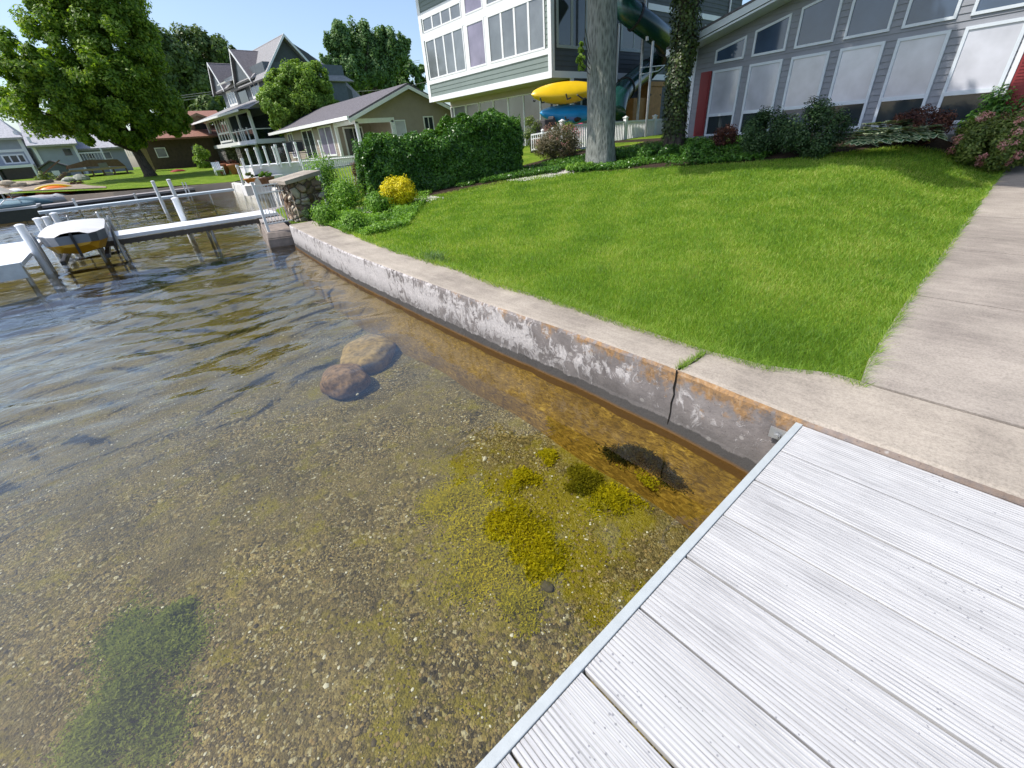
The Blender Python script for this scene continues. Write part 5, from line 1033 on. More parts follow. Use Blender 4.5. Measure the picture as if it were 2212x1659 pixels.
x, y = x[k], y[k]; n = len(x); hh = (.05+.13*(.5+.5*gnoise(x, y, 3.1, 33)))*g.uniform(.1, 1, n); Pq = np.stack([x, y, zt(x, y)+hh], -1)
Nn = np.array([0, 0, 1.])+g.normal(0, .5, (n, 3)); Nn /= np.linalg.norm(Nn, axis=1)[:, None]; t = np.cross(Nn, g.normal(size=(n, 3))); t /= np.linalg.norm(t, axis=1)[:, None]; b = np.cross(Nn, t); s = (.034*g.uniform(.6, 1.3, n))[:, None]
o = np_mesh('groundcover', np.stack([Pq-t*s, Pq-b*s*.55, Pq+t*s, Pq+b*s*.55], 1).reshape(-1, 3), np.arange(n*4).reshape(-1, 4), L_HEDGE); setp(o, 'green ivy like groundcover filling the shaded bed around the two trunks', 'groundcover', kind='stuff')

# ================================================================== yard furniture by the tall house
YF = 12.3
fe = thing('white_fence', 'white vinyl picket fence behind the thick grey trunk', 'fence', (14, YF, 1.3))
FF = Frame((0, YF), 90)
xa = FF.px(z3(1570, 1130))[0]; xb = FF.px(z4(940, 1100))[0]; zt_ = FF.px(z4(560, 1120))[1]; zb_ = FF.px(z4(580, 1335))[1]
for px_ in (z3(1570, 1130), z4(580, 1090), z4(850, 1080)):
    x = FF.px(px_)[0]; mb = MB(); mb.post(x, YF, zb_-.25, zt_+.10, .13); mb.box(x-.09, YF-.09, zt_+.10, x+.09, YF+.09, zt_+.13); mb.add([(x-.07, YF-.07, zt_+.13), (x+.07, YF-.07, zt_+.13), (x+.07, YF+.07, zt_+.13), (x-.07, YF+.07, zt_+.13), (x, YF, zt_+.18)], [(0, 1, 4), (1, 2, 4), (2, 3, 4), (3, 0, 4)]); mb.build('post', WHITE, fe)
mb = MB(); mb.box(xa, YF-.035, zt_-.07, xb, YF+.035, zt_-.0); mb.box(xa, YF-.03, zb_, xb, YF+.03, zb_+.07); mb.build('rail', WHITE, fe)
mb = MB(); x = xa+.1
while x < xb: mb.box(x-.02, YF-.02, zb_+.05, x+.02, YF+.02, zt_-.05); x += .105
mb.build('pickets', WHITE, fe)
# lower run stepping down to the left
a = pt(z3(1285, 1250), Y=13.6); b = pt(z3(1540, 1205), Y=12.5); zl = pt(z3(1290, 1400), Y=13.6)[2]
f2 = thing('low_white_railing', 'lower white railing with round topped posts behind the bronze green shrub', 'railing', (a[0], a[1], zl))
mb = MB(); mb.bar(a, b, .05); mb.bar(a-[0, 0, .14], b-[0, 0, .14], .03); mb.bar((a[0], a[1], zl+.05), (b[0], b[1], zl+.1), .04); mb.build('rail', WHITE, f2)
mb = MB()
for k in range(14):
    t = k/13; q = a*(1-t)+b*t; mb.box(q[0]-.012, q[1]-.012, zl, q[0]+.012, q[1]+.012, q[2])
mb.build('balusters', WHITE, f2)
for t in (.42, .78): q = a*(1-t)+b*t; mb = MB(); mb.lathe(q[0], q[1], [(.05, zl-.1), (.05, q[2]+.06), (.065, q[2]+.07), (.06, q[2]+.1), (.02, q[2]+.13)], 10); mb.build('post', WHITE, f2)

def kayak(name, label, a, b, wr, hr, mat, tilt, seed=0, end=.10):
    """hull lofted between two ends, rolled about its own length"""
    a = np.array(a, float); b = np.array(b, float); ax = (b-a)/np.linalg.norm(b-a); s_ = np.cross(ax, [0, 0, 1]); s_ /= np.linalg.norm(s_); u_ = np.cross(s_, ax)
    s2 = s_*math.cos(tilt)+u_*math.sin(tilt); u2 = -s_*math.sin(tilt)+u_*math.cos(tilt); n, m = 26, 20; vs = []
    for i in range(n+1):
        t = i/n; k = max(math.sin(math.pi*t)**.55, end if 0 < t < 1 else .02); rock = .10*(2*t-1)**2*hr*3
        for j in range(m):
            an = 2*math.pi*j/m; c, s = math.cos(an), math.sin(an); cc = np.sign(c)*abs(c)**.8; ss = np.sign(s)*abs(s)**(.7 if s < 0 else 1.1)
            if s > 0 and abs(c) < .55 and .32 < t < .68: ss *= .45          # cockpit hollow
            vs.append(a+(b-a)*t+s2*wr*k*cc+u2*(hr*k*ss-rock))
    mb = MB(); mb.add(vs, [(i*m+j, i*m+(j+1) % m, (i+1)*m+(j+1) % m, (i+1)*m+j) for i in range(n) for j in range(m)]); return mb, s2, u2
YEL = simple('yellow_moulded_plastic', (.72, .47, .01), .35, .06, 3, .5); BLU = simple('blue_moulded_plastic', (.01, .24, .50), .3, .08, 3, .5); ORG = simple('orange_moulded_plastic', (.80, .17, .02), .35, .08, 3, .5); STRAP = simple('black_strap', (.02, .018, .016), .7)
A = pt(zK(385, 440), Y=14.4); Bp = pt(zK(1750, 300), Y=13.0)
ky = thing('kayak', 'yellow kayak stored hull up on the rack above the blue one', 'kayak', tuple((A+Bp)/2), 'kayaks on the rack')
mb, s2, u2 = kayak('kayak', '', A, Bp, .42, .29, YEL, 2.35, end=.34); mb.build('hull', YEL, ky, smooth=True)
mb = MB()
for off in (.16, .30): mb.tube([A+(Bp-A)*t-u2*(.27*math.sin(math.pi*t)**.55*math.cos(off*2.2))+s2*(.40*math.sin(math.pi*t)**.55*math.sin(off*2.4)) for t in np.linspace(.12, .8, 14)], .008, 5)
mb.build('chine_line', simple('dark_yellow_seam', (.35, .22, .01), .5), ky)
A2 = pt(zK(560, 870), Y=14.3); B2 = pt(zK(1750, 830), Y=13.0)
kb = thing('kayak', 'blue kayak stored below the yellow one behind the thick trunk', 'kayak', tuple((A2+B2)/2), 'kayaks on the rack')
mb, s2, u2 = kayak('kayak', '', A2+[0, 0, .08], B2+[0, 0, .08], .42, .30, BLU, 2.7, end=.05); mb.build('hull', BLU, kb, smooth=True)
mb = MB(); q = pt(zK(1330, 880), Y=13.3); mb.blob(q, (.26, .16, .11), 12, 8, .15, 3); mb.build('cockpit_cover', BLACKPL, kb, smooth=True)
rk = thing('kayak_rack', 'dark metal rack with padded arms holding the two kayaks', 'rack', tuple(pt(zK(790, 720), Y=13.9)))
for t_, px_, Yk in ((0, (800, 545), 14.0), (1, (1280, 415), 13.6)):
    top = pt(zK(*px_), Y=Yk+.15); mb = MB(); mb.bar((top[0], top[1], 1.2), top, .06); mb.build('upright', DARKM, rk)
for p0, p1, p2, Yk in (((570, 460), (600, 560), (655, 550), 13.9), ((1095, 380), (1120, 490), (1190, 460), 13.4), ((1320, 400), (1440, 485), (1490, 465), 13.2), ((1075, 840), (1100, 910), (1150, 900), 13.1), ((420, 510), (450, 530), (470, 520), 14.1)):
    mb = MB(); mb.tube([pt(zK(*p), Y=Yk-.15) for p in (p0, p1, p2)], .028, 6); mb.build('arm', DARKM, rk)
# covered barbecue
GRC = simple('dark_grey_cover_fabric', (.055, .05, .052), .6, .15, 5, .3, .2)
q = pt(zK(700, 1150), Y=13.7); w_ = 450*.10665*pxm(q, q)/2
mb = MB(); ztop = pt(zK(700, 905), Y=13.7)[2]; zlo = q[2]-.35; gx, gy = q[0]+.1, q[1]
mb.hexa([(gx-w_, gy-.3, zlo), (gx+w_*1.15, gy-.3, zlo), (gx+w_*1.15, gy+.35, zlo), (gx-w_, gy+.35, zlo), (gx-w_*.9, gy-.2, ztop), (gx+w_*.25, gy-.22, ztop+.02), (gx+w_*.35, gy+.25, ztop+.03), (gx-w_*.85, gy+.25, ztop)])
mb.hexa([(gx-.05, gy-.33, zlo+.1), (gx+w_*1.1, gy-.33, zlo+.05), (gx+w_*1.1, gy+.3, zlo+.05), (gx+.1, gy+.3, zlo+.1), (gx+.18, gy-.1, ztop+.12), (gx+w_*.6, gy-.1, ztop+.10), (gx+w_*.6, gy+.2, ztop+.10), (gx+.2, gy+.2, ztop+.12)])
gr = mb.build('barbecue_cover', GRC, smooth=False, bevel=.04); setp(gr, 'barbecue under a dark grey fabric cover behind the low white railing', 'barbecue')
q = pt(zK(1350, 1090), Y=12.9); mb = MB(); mb.hexa([(q[0]-.25, q[1]-.1, q[2]-.25), (q[0]+.3, q[1]-.1, q[2]-.25), (q[0]+.3, q[1]+.2, q[2]-.25), (q[0]-.25, q[1]+.2, q[2]-.25), (q[0]-.22, q[1]-.05, q[2]+.14), (q[0]+.24, q[1]-.05, q[2]+.20), (q[0]+.22, q[1]+.15, q[2]+.20), (q[0]-.2, q[1]+.15, q[2]+.14)])
setp(mb.build('pink_float', simple('pink_plastic', (.75, .06, .16), .4), bevel=.05), 'pink plastic pool float behind the white pickets', 'float')
sh_px('potted_plant', 'pale green leafy plant standing by the tall white fence post', 'plant', (1228, 335), 14, 62, 900, .04, L_LIME, 91, nsub=14)
q = pt(z4(650, 1335), Y=11.6); mb = MB(); mb.blob((q[0], q[1], q[2]), (.32, .14, .045), 16, 8, .03, 2); setp(mb.build('orange_disc', ORG, smooth=True), 'flat orange plastic sled lying under the white picket fence', 'sled')
# orange wooden cabinet
YC = 14.1; FCb = Frame((0, YC), 90); c0, c1 = FCb.px(z4(775, 1110)), FCb.px(z4(885, 1100)); t0, s0 = FCb.px(z4(790, 760)), FCb.px(z4(660, 1110))
ca = thing('wooden_cabinet', 'tall orange stained wooden cabinet with black hinges beside the slide', 'cabinet', (c0[0], YC, 1.2))
mb = MB(); mb.fbox(FCb, c0[0], c1[0]+.05, 1.1, t0[1]-.1, -.5, 0); mb.fbox(FCb, s0[0], c0[0], 1.1, t0[1]-.6, -.5, -.12); mb.build('body', WOODO, ca)
mb = MB(); mb.fbox(FCb, c0[0]-.05, c1[0]+.16, t0[1]-.16, t0[1]+.02, -.55, .06); mb.build('cornice', WOODO, ca)
mb = MB(); mb.fbox(FCb, c0[0]+.05, c1[0]-.02, 1.2, t0[1]-.25, 0, .02); dr = mb.build('door', WOODO, ca)
for zq in (1.9, t0[1]-.55):
    for k in (0, 1): mb = MB(); x = c0[0]+.08 if k == 0 else c1[0]-.16; mb.prism(FCb, [(x, zq), (x+.12, zq+.05), (x, zq+.1)] if k == 0 else [(x+.1, zq), (x+.1, zq+.1), (x-.02, zq+.05)], .02, .03); mb.build('hinge', BLACKPL, dr)
# spiral tube slide
SLG = simple('dark_green_moulded_tube', (.008, .045, .038), .25, .15, 2, .5)
sl_ = thing('tube_slide', 'dark green enclosed spiral slide coming down the side of the tall house', 'slide', tuple(pt((1400, 250), Y=12.8)))
path = [((1338, -45), 13.2, 1.0), ((1340, -12), 12.9, 1.0), ((1352, 18), 12.5, 1.0), ((1380, 42), 12.2, 1), ((1410, 64), 12.1, 1), ((1436, 86), 12.4, 1), ((1441, 108), 13.1, 1), ((1425, 130), 13.9, 1), ((1398, 152), 14.1, 1), ((1372, 172), 13.9, 1), ((1350, 192), 13.5, 1), ((1336, 216), 13.1, 1), ((1330, 245), 12.9, 1.0)]
pts = [pt(p, Y=y) for p, y, _ in path]
def smooth_path(P, k=5):
    P = [np.array(q) for q in P]; out = []
    for i in range(len(P)-1):
        p0, p1, p2, p3 = P[max(i-1, 0)], P[i], P[i+1], P[min(i+2, len(P)-1)]
        for j in range(k):
            t = j/k; out.append(.5*((2*p1)+(-p0+p2)*t+(2*p0-5*p1+4*p2-p3)*t*t+(-p0+3*p1-3*p2+p3)*t**3))
    return out+[P[-1]]
sp = smooth_path(pts); mb = MB(); mb.tube(sp, .40, 24); mb.build('tube', SLG, sl_, smooth=True)
for i in (14, 27, 40, 50):
    d = (sp[i+1]-sp[i-1]); d /= np.linalg.norm(d); mb = MB(); mb.tube([sp[i]-d*.035, sp[i]+d*.035], .445, 24); mb.build('flange', BLACKPL, sl_)
mb = MB(); p0 = pt(z4(735, 1090), Y=12.2); p1 = pt(z4(735, 370), Y=12.2); mb.tube([(p0[0], 12.0, 1.2), (p0[0]+.02, 12.0, p1[2])], .05, 8)
mb.tube([p1+[0, -.2, -.05], p1+[-.02, -.2, .16], p1+[-.12, -.1, .22]], .06, 8); mb.build('support_pole', GALV, sl_)
p2 = pt(z4(760, 60), Y=12.9); mb = MB(); mb.tube([(p2[0], 12.9, 1.2), (p2[0], 12.9, p2[2]+2)], .055, 8); mb.build('support_pole', GALV, sl_)
mb = MB(); a = pt(z4(720, 625), Y=12.0); b = pt(z4(940, 605), Y=12.4); c = pt(z4(880, 650), Y=12.3); mb.tube([a, b], .022, 6); mb.tube([a-[0, 0, .22], c-[0, 0, .02], b], .022, 6); mb.build('bracket', GALV, sl_)

# ================================================================== stone pier, gate and fence at the wall end
pr = thing('fieldstone_pier', 'short fieldstone wall with a concrete cap at the far end of the seawall', 'wall', (3.6, 12.5, .5))
mb = MB(); mb.hexa([(3.28, 12.30, .40), (3.98, 12.49, .45), (3.93, 13.35, .45), (3.20, 13.2, .40), (3.26, 12.28, 1.37), (3.99, 12.46, 1.50), (3.95, 13.4, 1.50), (3.18, 13.2, 1.37)]); mb.build('stonework', FIELD, pr)
mb = MB(); mb.hexa([(3.14, 12.14, 1.37), (4.12, 12.36, 1.51), (4.06, 13.5, 1.51), (3.06, 13.3, 1.37), (3.14, 12.14, 1.46), (4.12, 12.36, 1.61), (4.06, 13.5, 1.61), (3.06, 13.3, 1.46)]); mb.build('cap', CAPM, pr, bevel=.01)
g = np.random.default_rng(15)
for row, z in enumerate((.52, .72, .98, 1.22)):
    x = 3.30+g.uniform(0, .1)
    while x < 3.8:
        w_ = g.uniform(.11, .20) if row != 2 else g.uniform(.16, .26); mb = MB(); t = (x+w_-3.28)/.92; mb.blob((x+w_, 12.30+.25*t+.01, z+.05*t), (w_*.92, .10, .085+.03*(row % 2)), 14, 8, .14, int(x*50)+row); mb.build('face_stone', FIELD, pr, smooth=True); x += w_*2+.02
        if x > 3.85: break
for z in (.55, .78, 1.02, 1.24):
    for y in (12.5, 12.85, 13.1): mb = MB(); mb.blob((3.255-.03*(y-12.3), y, z), (.06, .15, .10), 12, 8, .14, int(y*9+z*30)); mb.build('face_stone', FIELD, pr, smooth=True)
bl_ = MB(); bl_.hexa([(2.30, 12.28, -.9), (3.02, 12.20, -.9), (3.25, 14.2, -.9), (2.55, 14.3, -.9), (2.40, 12.42, .20), (3.02, 12.26, .20), (3.28, 14.2, .26), (2.7, 14.3, .26)])
bl_.hexa([(2.40, 12.42, .20), (3.02, 12.26, .20), (3.28, 14.2, .26), (2.7, 14.3, .26), (2.44, 12.5, .34), (3.04, 12.34, .34), (3.3, 14.2, .36), (2.72, 14.3, .36)])
setp(bl_.build('concrete_block', simple('dark_stained_concrete', (.24, .20, .17), .85, .3, 6, .2, .4), bevel=.02), 'sloped concrete block jutting into the water below the metal gate', 'block')
mb = MB(); mb.hexa([(2.75, 14.2, -.5), (3.9, 14.1, -.5), (4.6, 17.6, -.5), (3.2, 17.4, -.5), (2.75, 14.2, .40), (3.9, 14.1, .42), (4.6, 17.6, .46), (3.2, 17.4, .44)]); setp(mb.build('landing', concrete('landing_concrete', (.40, .36, .33))), 'grey concrete landing where the second dock reaches the shore', 'landing')
gt = thing('metal_gate', 'white painted metal gate panel at the water edge beside the fieldstone wall', 'gate', (2.55, 12.6, .4))
GA, GB = np.array([2.53, 12.62]), np.array([3.19, 12.72]); gp = lambda t, z: (GA[0]+(GB[0]-GA[0])*t, GA[1]+(GB[1]-GA[1])*t, z)
mb = MB(); mb.box(GA[0]-.03, GA[1]-.03, .30, GA[0]+.03, GA[1]+.03, 1.46); mb.box(GA[0]-.042, GA[1]-.042, 1.46, GA[0]+.042, GA[1]+.042, 1.49); mb.build('post', WHITE, gt)
mb = MB(); [mb.bar(gp(0, z), gp(1, z), .03) for z in (1.40, 1.23, .52)]; mb.build('rail', WHITE, gt)
mb = MB()
for k in range(1, 8):
    t = k/8; b_ = .05*(1 if k % 2 else -1) if k in (3, 5) else 0; mb.tube([gp(t, .52), gp(t+b_*.4, .8), gp(t+b_, .98), gp(t, 1.2), gp(t, 1.40)], .009, 5)
mb.build('balusters', WHITE, gt)
fp = thing('ornamental_fence', 'white metal fence with wavy balusters between the fieldstone wall and the hedge', 'fence', (4.5, 13.4, .6))
a = pt(z7(890, 300), Y=13.4); e = pt(z7(1240, 255), Y=14.4); zb_ = .78
mb = MB(); mb.bar((a[0], a[1], .5), (a[0], a[1], a[2]), .075); mb.box(a[0]-.06, a[1]-.06, a[2], a[0]+.06, a[1]+.06, a[2]+.03); mb.build('post', WHITE, fp)
mb = MB(); mb.bar(a-[0, 0, .02], e, .035); mb.bar((a[0], a[1], zb_), (e[0], e[1], zb_+.1), .03); mb.build('rail', WHITE, fp)
mb = MB()
for k in range(1, 13): t = k/13; q = a*(1-t)+e*t; mb.tube([(q[0], q[1], zb_), (q[0]-.03, q[1], zb_+.25), (q[0]+.03, q[1], zb_+.5), (q[0], q[1], q[2])], .010, 5)
mb.build('balusters', WHITE, fp)

# ================================================================== second dock and boats
d2 = thing('dock', 'narrow white dock running out from the shore past the covered boat', 'dock', (1.4, 15.6, .4))
mb = MB(); mb.box(-.95, 15.1, .44, 3.45, 16.35, .52); mb.build('deck', PVC, d2)
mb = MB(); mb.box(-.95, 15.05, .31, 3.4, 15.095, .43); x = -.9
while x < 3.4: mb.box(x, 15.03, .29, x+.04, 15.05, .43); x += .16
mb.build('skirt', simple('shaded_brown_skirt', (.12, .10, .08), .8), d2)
mb = MB()
for x in (-.9, 1.6, 3.2): mb.tube([(x, 15.2, -1.2), (x, 15.2, .43)], .04, 8); mb.tube([(x, 16.2, -1.2), (x, 16.2, .43)], .04, 8)
mb.build('legs', GALV, d2)
d3 = thing('dock', 'wide white dock platform at the left edge of the lake', 'dock', (-4, 15, .4))
mb = MB(); mb.box(-9, 13.05, .42, -2.0, 17.3, .50); mb.build('deck', PVC, d3)
mb = MB(); mb.box(-9, 13.0, .20, -2.03, 13.045, .50); mb.build('fascia', simple('pale_grey_fascia', (.62, .66, .68), .5), d3)
mb = MB(); [mb.tube([(x, 13.4, -1.5), (x, 13.4, .41)], .045, 8) for x in (-2.1, -4.5, -7)]; mb.build('legs', GALV, d3)
def pole(px, Y, z0, r, mat, label, grp=None, cap=True, name='dock_pole'):
    q = pt(px, Y=Y); mb = MB(); pr_ = [(r, z0), (r, q[2]-.03)]+([(r*1.15, q[2]-.03), (r*1.15, q[2]), (r*.5, q[2]+.02)] if cap else [(r*.6, q[2])])
    mb.lathe(q[0], q[1], pr_, 16); return setp(mb.build(name, mat), label, 'pole', grp)
GP = 'white guide poles around the docks'
pole(z6(175, 660), 14.55, -1.2, .075, PVC, 'leftmost and nearest white pole standing in the water before the covered boat', GP)
pole(z6(340, 600), 17.8, -.5, .085, PVC, 'white pole behind the covered boat, left of the group of three', GP)
pole(z6(418, 587), 18.2, -.5, .080, PVC, 'white pole behind the covered boat, middle of the group of three', GP)
pole(z6(492, 552), 18.4, -.5, .080, PVC, 'white pole behind the covered boat, right of the group of three', GP)
pole(z6(1612, 412), 16.45, -1.2, .075, PVC, 'white pole at the near edge of the narrow dock, nearest the seawall', GP)
pole(z6(1410, 255), 27.5, -1.2, .07, PVC, 'left white pole of the pair standing in the water beyond the narrow dock', GP)
pole(z6(1558, 240), 28.5, -1.2, .085, PVC, 'right white pole of the pair standing in the water beyond the narrow dock', GP)
pole(z6(895, 545), 17.4, -1.0, .030, GALV, 'thin grey lift pole at the right of the covered boat', 'thin grey poles')
pole(z6(622, 580), 19.5, -1.0, .028, GALV, 'thin grey pole behind the covered boat cover', 'thin grey poles')
pole(z6(1685, 265), 34.0, -1.0, .035, GALV, 'left thin post of the swim ladder near the far dock', 'thin grey poles', False)
pole(z6(1715, 265), 34.0, -1.0, .035, GALV, 'right thin post of the swim ladder near the far dock', 'thin grey poles', False)
pole(z6(675, 420), 33.2, -1.0, .06, GALV, 'grey pole at the long thin far dock, left one', 'thin grey poles')
pole(z6(1240, 370), 34.8, -1.0, .06, GALV, 'grey pole at the long thin far dock, right one', 'thin grey poles')
# covered runabout on its lift, bow towards us
BOATY = simple('orange_yellow_gelcoat', (.62, .33, .02), .35, .08, 3, .5); COVG = simple('shaded_boat_cover', (.22, .235, .26), .7, .10, 3, .25, .15); COVW = simple('lit_boat_cover_top', (.55, .55, .55), .7, .06, 3, .25, .15)  # one cover: shade put into the side colour, light into the top
bt = thing('covered_boat', 'small runabout with yellow hull under a cover coloured as lit on top and shaded at the sides, on a lift', 'boat', (-1.15, 15, .1))
xl, xr = pt(z6(345, 790), Y=14.6)[0], pt(z6(1010, 760), Y=14.6)[0]; xc = pt(z6(690, 870), Y=14.4)[0]
zk = pt(z6(755, 940), Y=14.25)[2]; zch = pt(z6(640, 840), Y=14.4)[2]; zgl = pt(z6(360, 780), Y=14.6)[2]; ztp = pt(z6(800, 640), Y=15.4)[2]
def sect(y, w, zk_, zc, zg_, zt_c, xo_=0):
    c = (xl+xr)/2+xo_; return [(c, y, zk_), (c-w*.74, y, zk_+(zc-zk_)*.30), (c-w*.95, y, zc), (c-w, y, zg_), (c-w*.55, y, zg_+(zt_c-zg_)*.8), (c, y, zt_c), (c+w*.55, y, zg_+(zt_c-zg_)*.8), (c+w, y, zg_), (c+w*.95, y, zc), (c+w*.74, y, zk_+(zc-zk_)*.30)]
hw = (xr-xl)/2; S = [sect(14.12, hw*.48, zch-.05, zch+.02, zch+.20, zch+.27), sect(14.3, hw*.72, zk+.02, zch, zgl, zgl+.12), sect(14.65, hw*.98, zk-.02, zch, zgl+.02, ztp-.12), sect(15.4, hw, zk-.04, zch-.02, zgl+.04, ztp), sect(16.6, hw, zk-.04, zch-.03, zgl+.04, ztp+.02), sect(17.6, hw*.94, zk, zch-.03, zgl+.02, ztp-.06)]
def loft(S, idx, name, mat):
    mb = MB(); k = len(idx); mb.v = [tuple(map(float, s_[j])) for s_ in S for j in idx]; mb.f = [(i*k+j, i*k+j+1, (i+1)*k+j+1, (i+1)*k+j) for i in range(len(S)-1) for j in range(k-1)]; mb.f += [tuple(range(k)), tuple(reversed(range((len(S)-1)*k, len(S)*k)))]; mb.mi = [0]*len(mb.f); return mb.build(name, mat, bt, smooth=name == 'cover_top')
loft(S, [2, 1, 0, 9, 8], 'hull', BOATY); loft(S, [2, 3], 'cover_side', COVG); loft(S, [7, 8], 'cover_side', COVG); loft(S, [3, 4, 5, 6, 7], 'cover_top', COVW)
mb = MB(); mb.add([S[0][j] for j in (2, 3, 4, 5, 6, 7, 8)], [(0, 1, 2, 3, 4, 5, 6)]); mb.add([S[0][3], S[0][4], S[0][5], S[0][6], S[0][7], S[1][7], S[1][8], S[0][8], S[0][2], S[1][2], S[1][3]], [(4, 5, 6, 7), (0, 8, 9, 10)]); mb.build('cover_front', COVG, bt)
mb = MB(); mb.fbox(Frame((0, 14.10), 90), (xl+xr)/2-.03, (xl+xr)/2+.02, zk-.02, zch+.25, -.02, .02); mb.build('bow_seam', BLACKPL, bt)
lf = thing('boat_lift', 'dark metal boat lift with a hand wheel carrying the covered boat', 'boat lift', (-1.1, 14.6, -.5))
for x, y in ((xl-.06, 14.7), (xr+.09, 14.72), (xl-.06, 17), (xr+.09, 17)): mb = MB(); mb.tube([(x, y, -1.3), (x, y, zgl+.12)], .035, 8); mb.build('upright', GALV, lf)
mb = MB(); [mb.bar((xl-.06, y, -.10), (xr+.09, y, -.10), .07) for y in (14.7, 17)]; mb.bar((xl+.2, 14.4, .18), (xl+.2, 17.3, .18), .09); mb.bar((xr-.2, 14.4, .18), (xr-.2, 17.3, .18), .09); mb.build('cradle', DARKM, lf)
wc = pt(z6(1060, 800), Y=14.6); mb = MB(); ring_ = [wc+np.array([.05*math.sin(a), .32*math.cos(a)*.6, .30*math.sin(a)]) for a in np.linspace(0, 6.283, 25)]; mb.tube(ring_, .022, 6); [mb.bar(wc, ring_[i], .015) for i in (0, 5, 10, 15, 20)]; mb.build('hand_wheel', DARKM, lf)

# far docks
def fdock(p0, p1, z, w_, th_, mat, label, rail=None):
    a = onz(p0, z); b = onz(p1, z); d = (b-a)[:2]; L = np.linalg.norm(d); d /= L; az = math.degrees(math.atan2(d[0], d[1])); fr = Frame((a[0], a[1]), az)
    t = thing('dock', label, 'dock', (a[0], a[1], z)); mb = MB(); mb.fbox(fr, 0, L, z-.12, z, -w_, 0); mb.build('deck', mat, t)
    mb = MB(); u = .3
    while u < L: mb.tube([fr.P(u, -1.2, -.1), fr.P(u, z-.13, -.1)], .05, 6); u += 2.4
    mb.build('legs', GALV, t)
    if th_: mb = MB(); mb.fbox(fr, 0, L, z-.12-th_, z-.125, -.12, -.02); mb.build('dark_underside', BLACKPL, t)
    if rail: mb = MB(); mb.bar(fr.P(0, z+rail, -w_), fr.P(L, z+rail, -w_), .06); mb.build('rail', GALV, t)
DGREY = simple('grey_dock_boards', (.30, .28, .28), .8, .12, 3); PALEB = simple('pale_blue_white_dock', (.58, .64, .68), .5, .05, 3)
fdock(z6(355, 540), z6(2165, 325), .42, .9, .0, PALEB, 'long thin pale dock crossing the bay beyond the narrow white dock')
fdock(z6(330, 490), z6(1800, 315), .50, 1.3, .14, DGREY, 'grey dock with a dark underside behind the long thin pale dock')
fdock(z6(270, 440), z6(1115, 370), .45, 2.0, .0, DGREY, 'farthest grey dock in front of the orange kayaks', None)
# dark boat and canopy at the left edge
FB_ = Frame((0, 33), 90); a = FB_.px(z6(0, 600)); b = FB_.px(z6(355, 560)); c = FB_.px(z6(330, 490)); 
pb_ = thing('pontoon_boat', 'dark sided flat boat with a curved windscreen moored at the left edge', 'boat', (b[0]-2, 33, .1))
mb = MB(); mb.prism(FB_, [(b[0]-7, .02), (b[0], .02), (b[0]+.05, .55), (b[0]-7, .55)], -2.4, 0); mb.build('hull', simple('dark_olive_hull', (.045, .05, .04), .5), pb_)
mb = MB(); mb.prism(FB_, [(b[0]-7, .555), (b[0]+.08, .555), (b[0]+.08, .66), (b[0]-7, .66)], -2.45, .04); mb.build('gunwale', simple('grey_gunwale', (.5, .5, .5), .5), pb_)
mb = MB(); mb.blob((b[0]-1.4, 34.2, .75), (1.5, 1.0, .22), 16, 8, .05, 2); mb.build('cover', simple('teal_grey_cover', (.16, .24, .27), .6), pb_, smooth=True)
mb = MB(); mb.tube([(b[0]-1.2, 33.3, .8), (b[0]-.9, 33.3, 1.02), (b[0]-.5, 33.5, 1.0), (b[0]-.4, 33.8, .85)], .025, 6); mb.build('windscreen_frame', WHITE, pb_)
cc = pt(zB(20, 960), Y=40); cn = thing('boat_canopy', 'beige fabric boat canopy cut by the left edge of the picture', 'canopy', (cc[0]-1.5, 40, .3)); k = pxm(cc, cc)
mb = MB(); zt2 = pt(zB(0, 870), Y=40)[2]; zb2 = pt(zB(60, 1030), Y=40)[2]; xr2 = pt(zB(165, 1000), Y=40)[0]
mb.hexa([(xr2-4.5, 39, zb2), (xr2, 39, zb2), (xr2, 42, zb2), (xr2-4.5, 42, zb2), (xr2-4.2, 39.8, zt2), (xr2-.8, 39.8, zt2), (xr2-.8, 41.2, zt2), (xr2-4.2, 41.2, zt2)]); mb.build('canopy_top', simple('beige_canvas', (.42, .39, .34), .8, .06, 2), cn)
mb = MB(); [mb.tube([(x, y, -.8), (x, y, zb2)], .05, 6) for x in (xr2-.3, xr2-4.2) for y in (39.2, 41.8)]; mb.build('legs', GALV, cn)

# ================================================================== far bank details
def bank(name, pts_top, ztop, mat, label, z0=-1.0, w_=.6):
    q = [onz(p, ztop) for p in pts_top]; mb = MB()
    for a, b in zip(q[:-1], q[1:]):
        n_ = np.array([-(b-a)[1], (b-a)[0]]); n_ = n_/np.linalg.norm(n_)*w_; n_ = n_ if n_[1] > 0 or n_[0] > 0 else -n_
        mb.hexa([(a[0], a[1], z0), (b[0], b[1], z0), (b[0]+n_[0], b[1]+n_[1], z0), (a[0]+n_[0], a[1]+n_[1], z0), (a[0], a[1], ztop), (b[0], b[1], ztop), (b[0]+n_[0], b[1]+n_[1], ztop), (a[0]+n_[0], a[1]+n_[1], ztop)])
    return setp(mb.build(name, mat), label, 'seawall')
mb = MB(); yy_ = np.arange(17.6, 38.6, .8); g = np.random.default_rng(6)
for y in yy_:
    x = float(shx(y)); x1_ = float(shx(y+.8)); j = float(g.uniform(-.08, .08)); mb.hexa([(x-.35+j, y+.01, -1.2), (x+1.2, y+.01, -1.2), (x1_+1.2, y+.79, -1.2), (x1_-.35+j, y+.79, -1.2), (x-.15+j, y+.01, .56), (x+1.2, y+.01, .62), (x1_+1.2, y+.79, .62), (x1_-.15+j, y+.79, .56)])
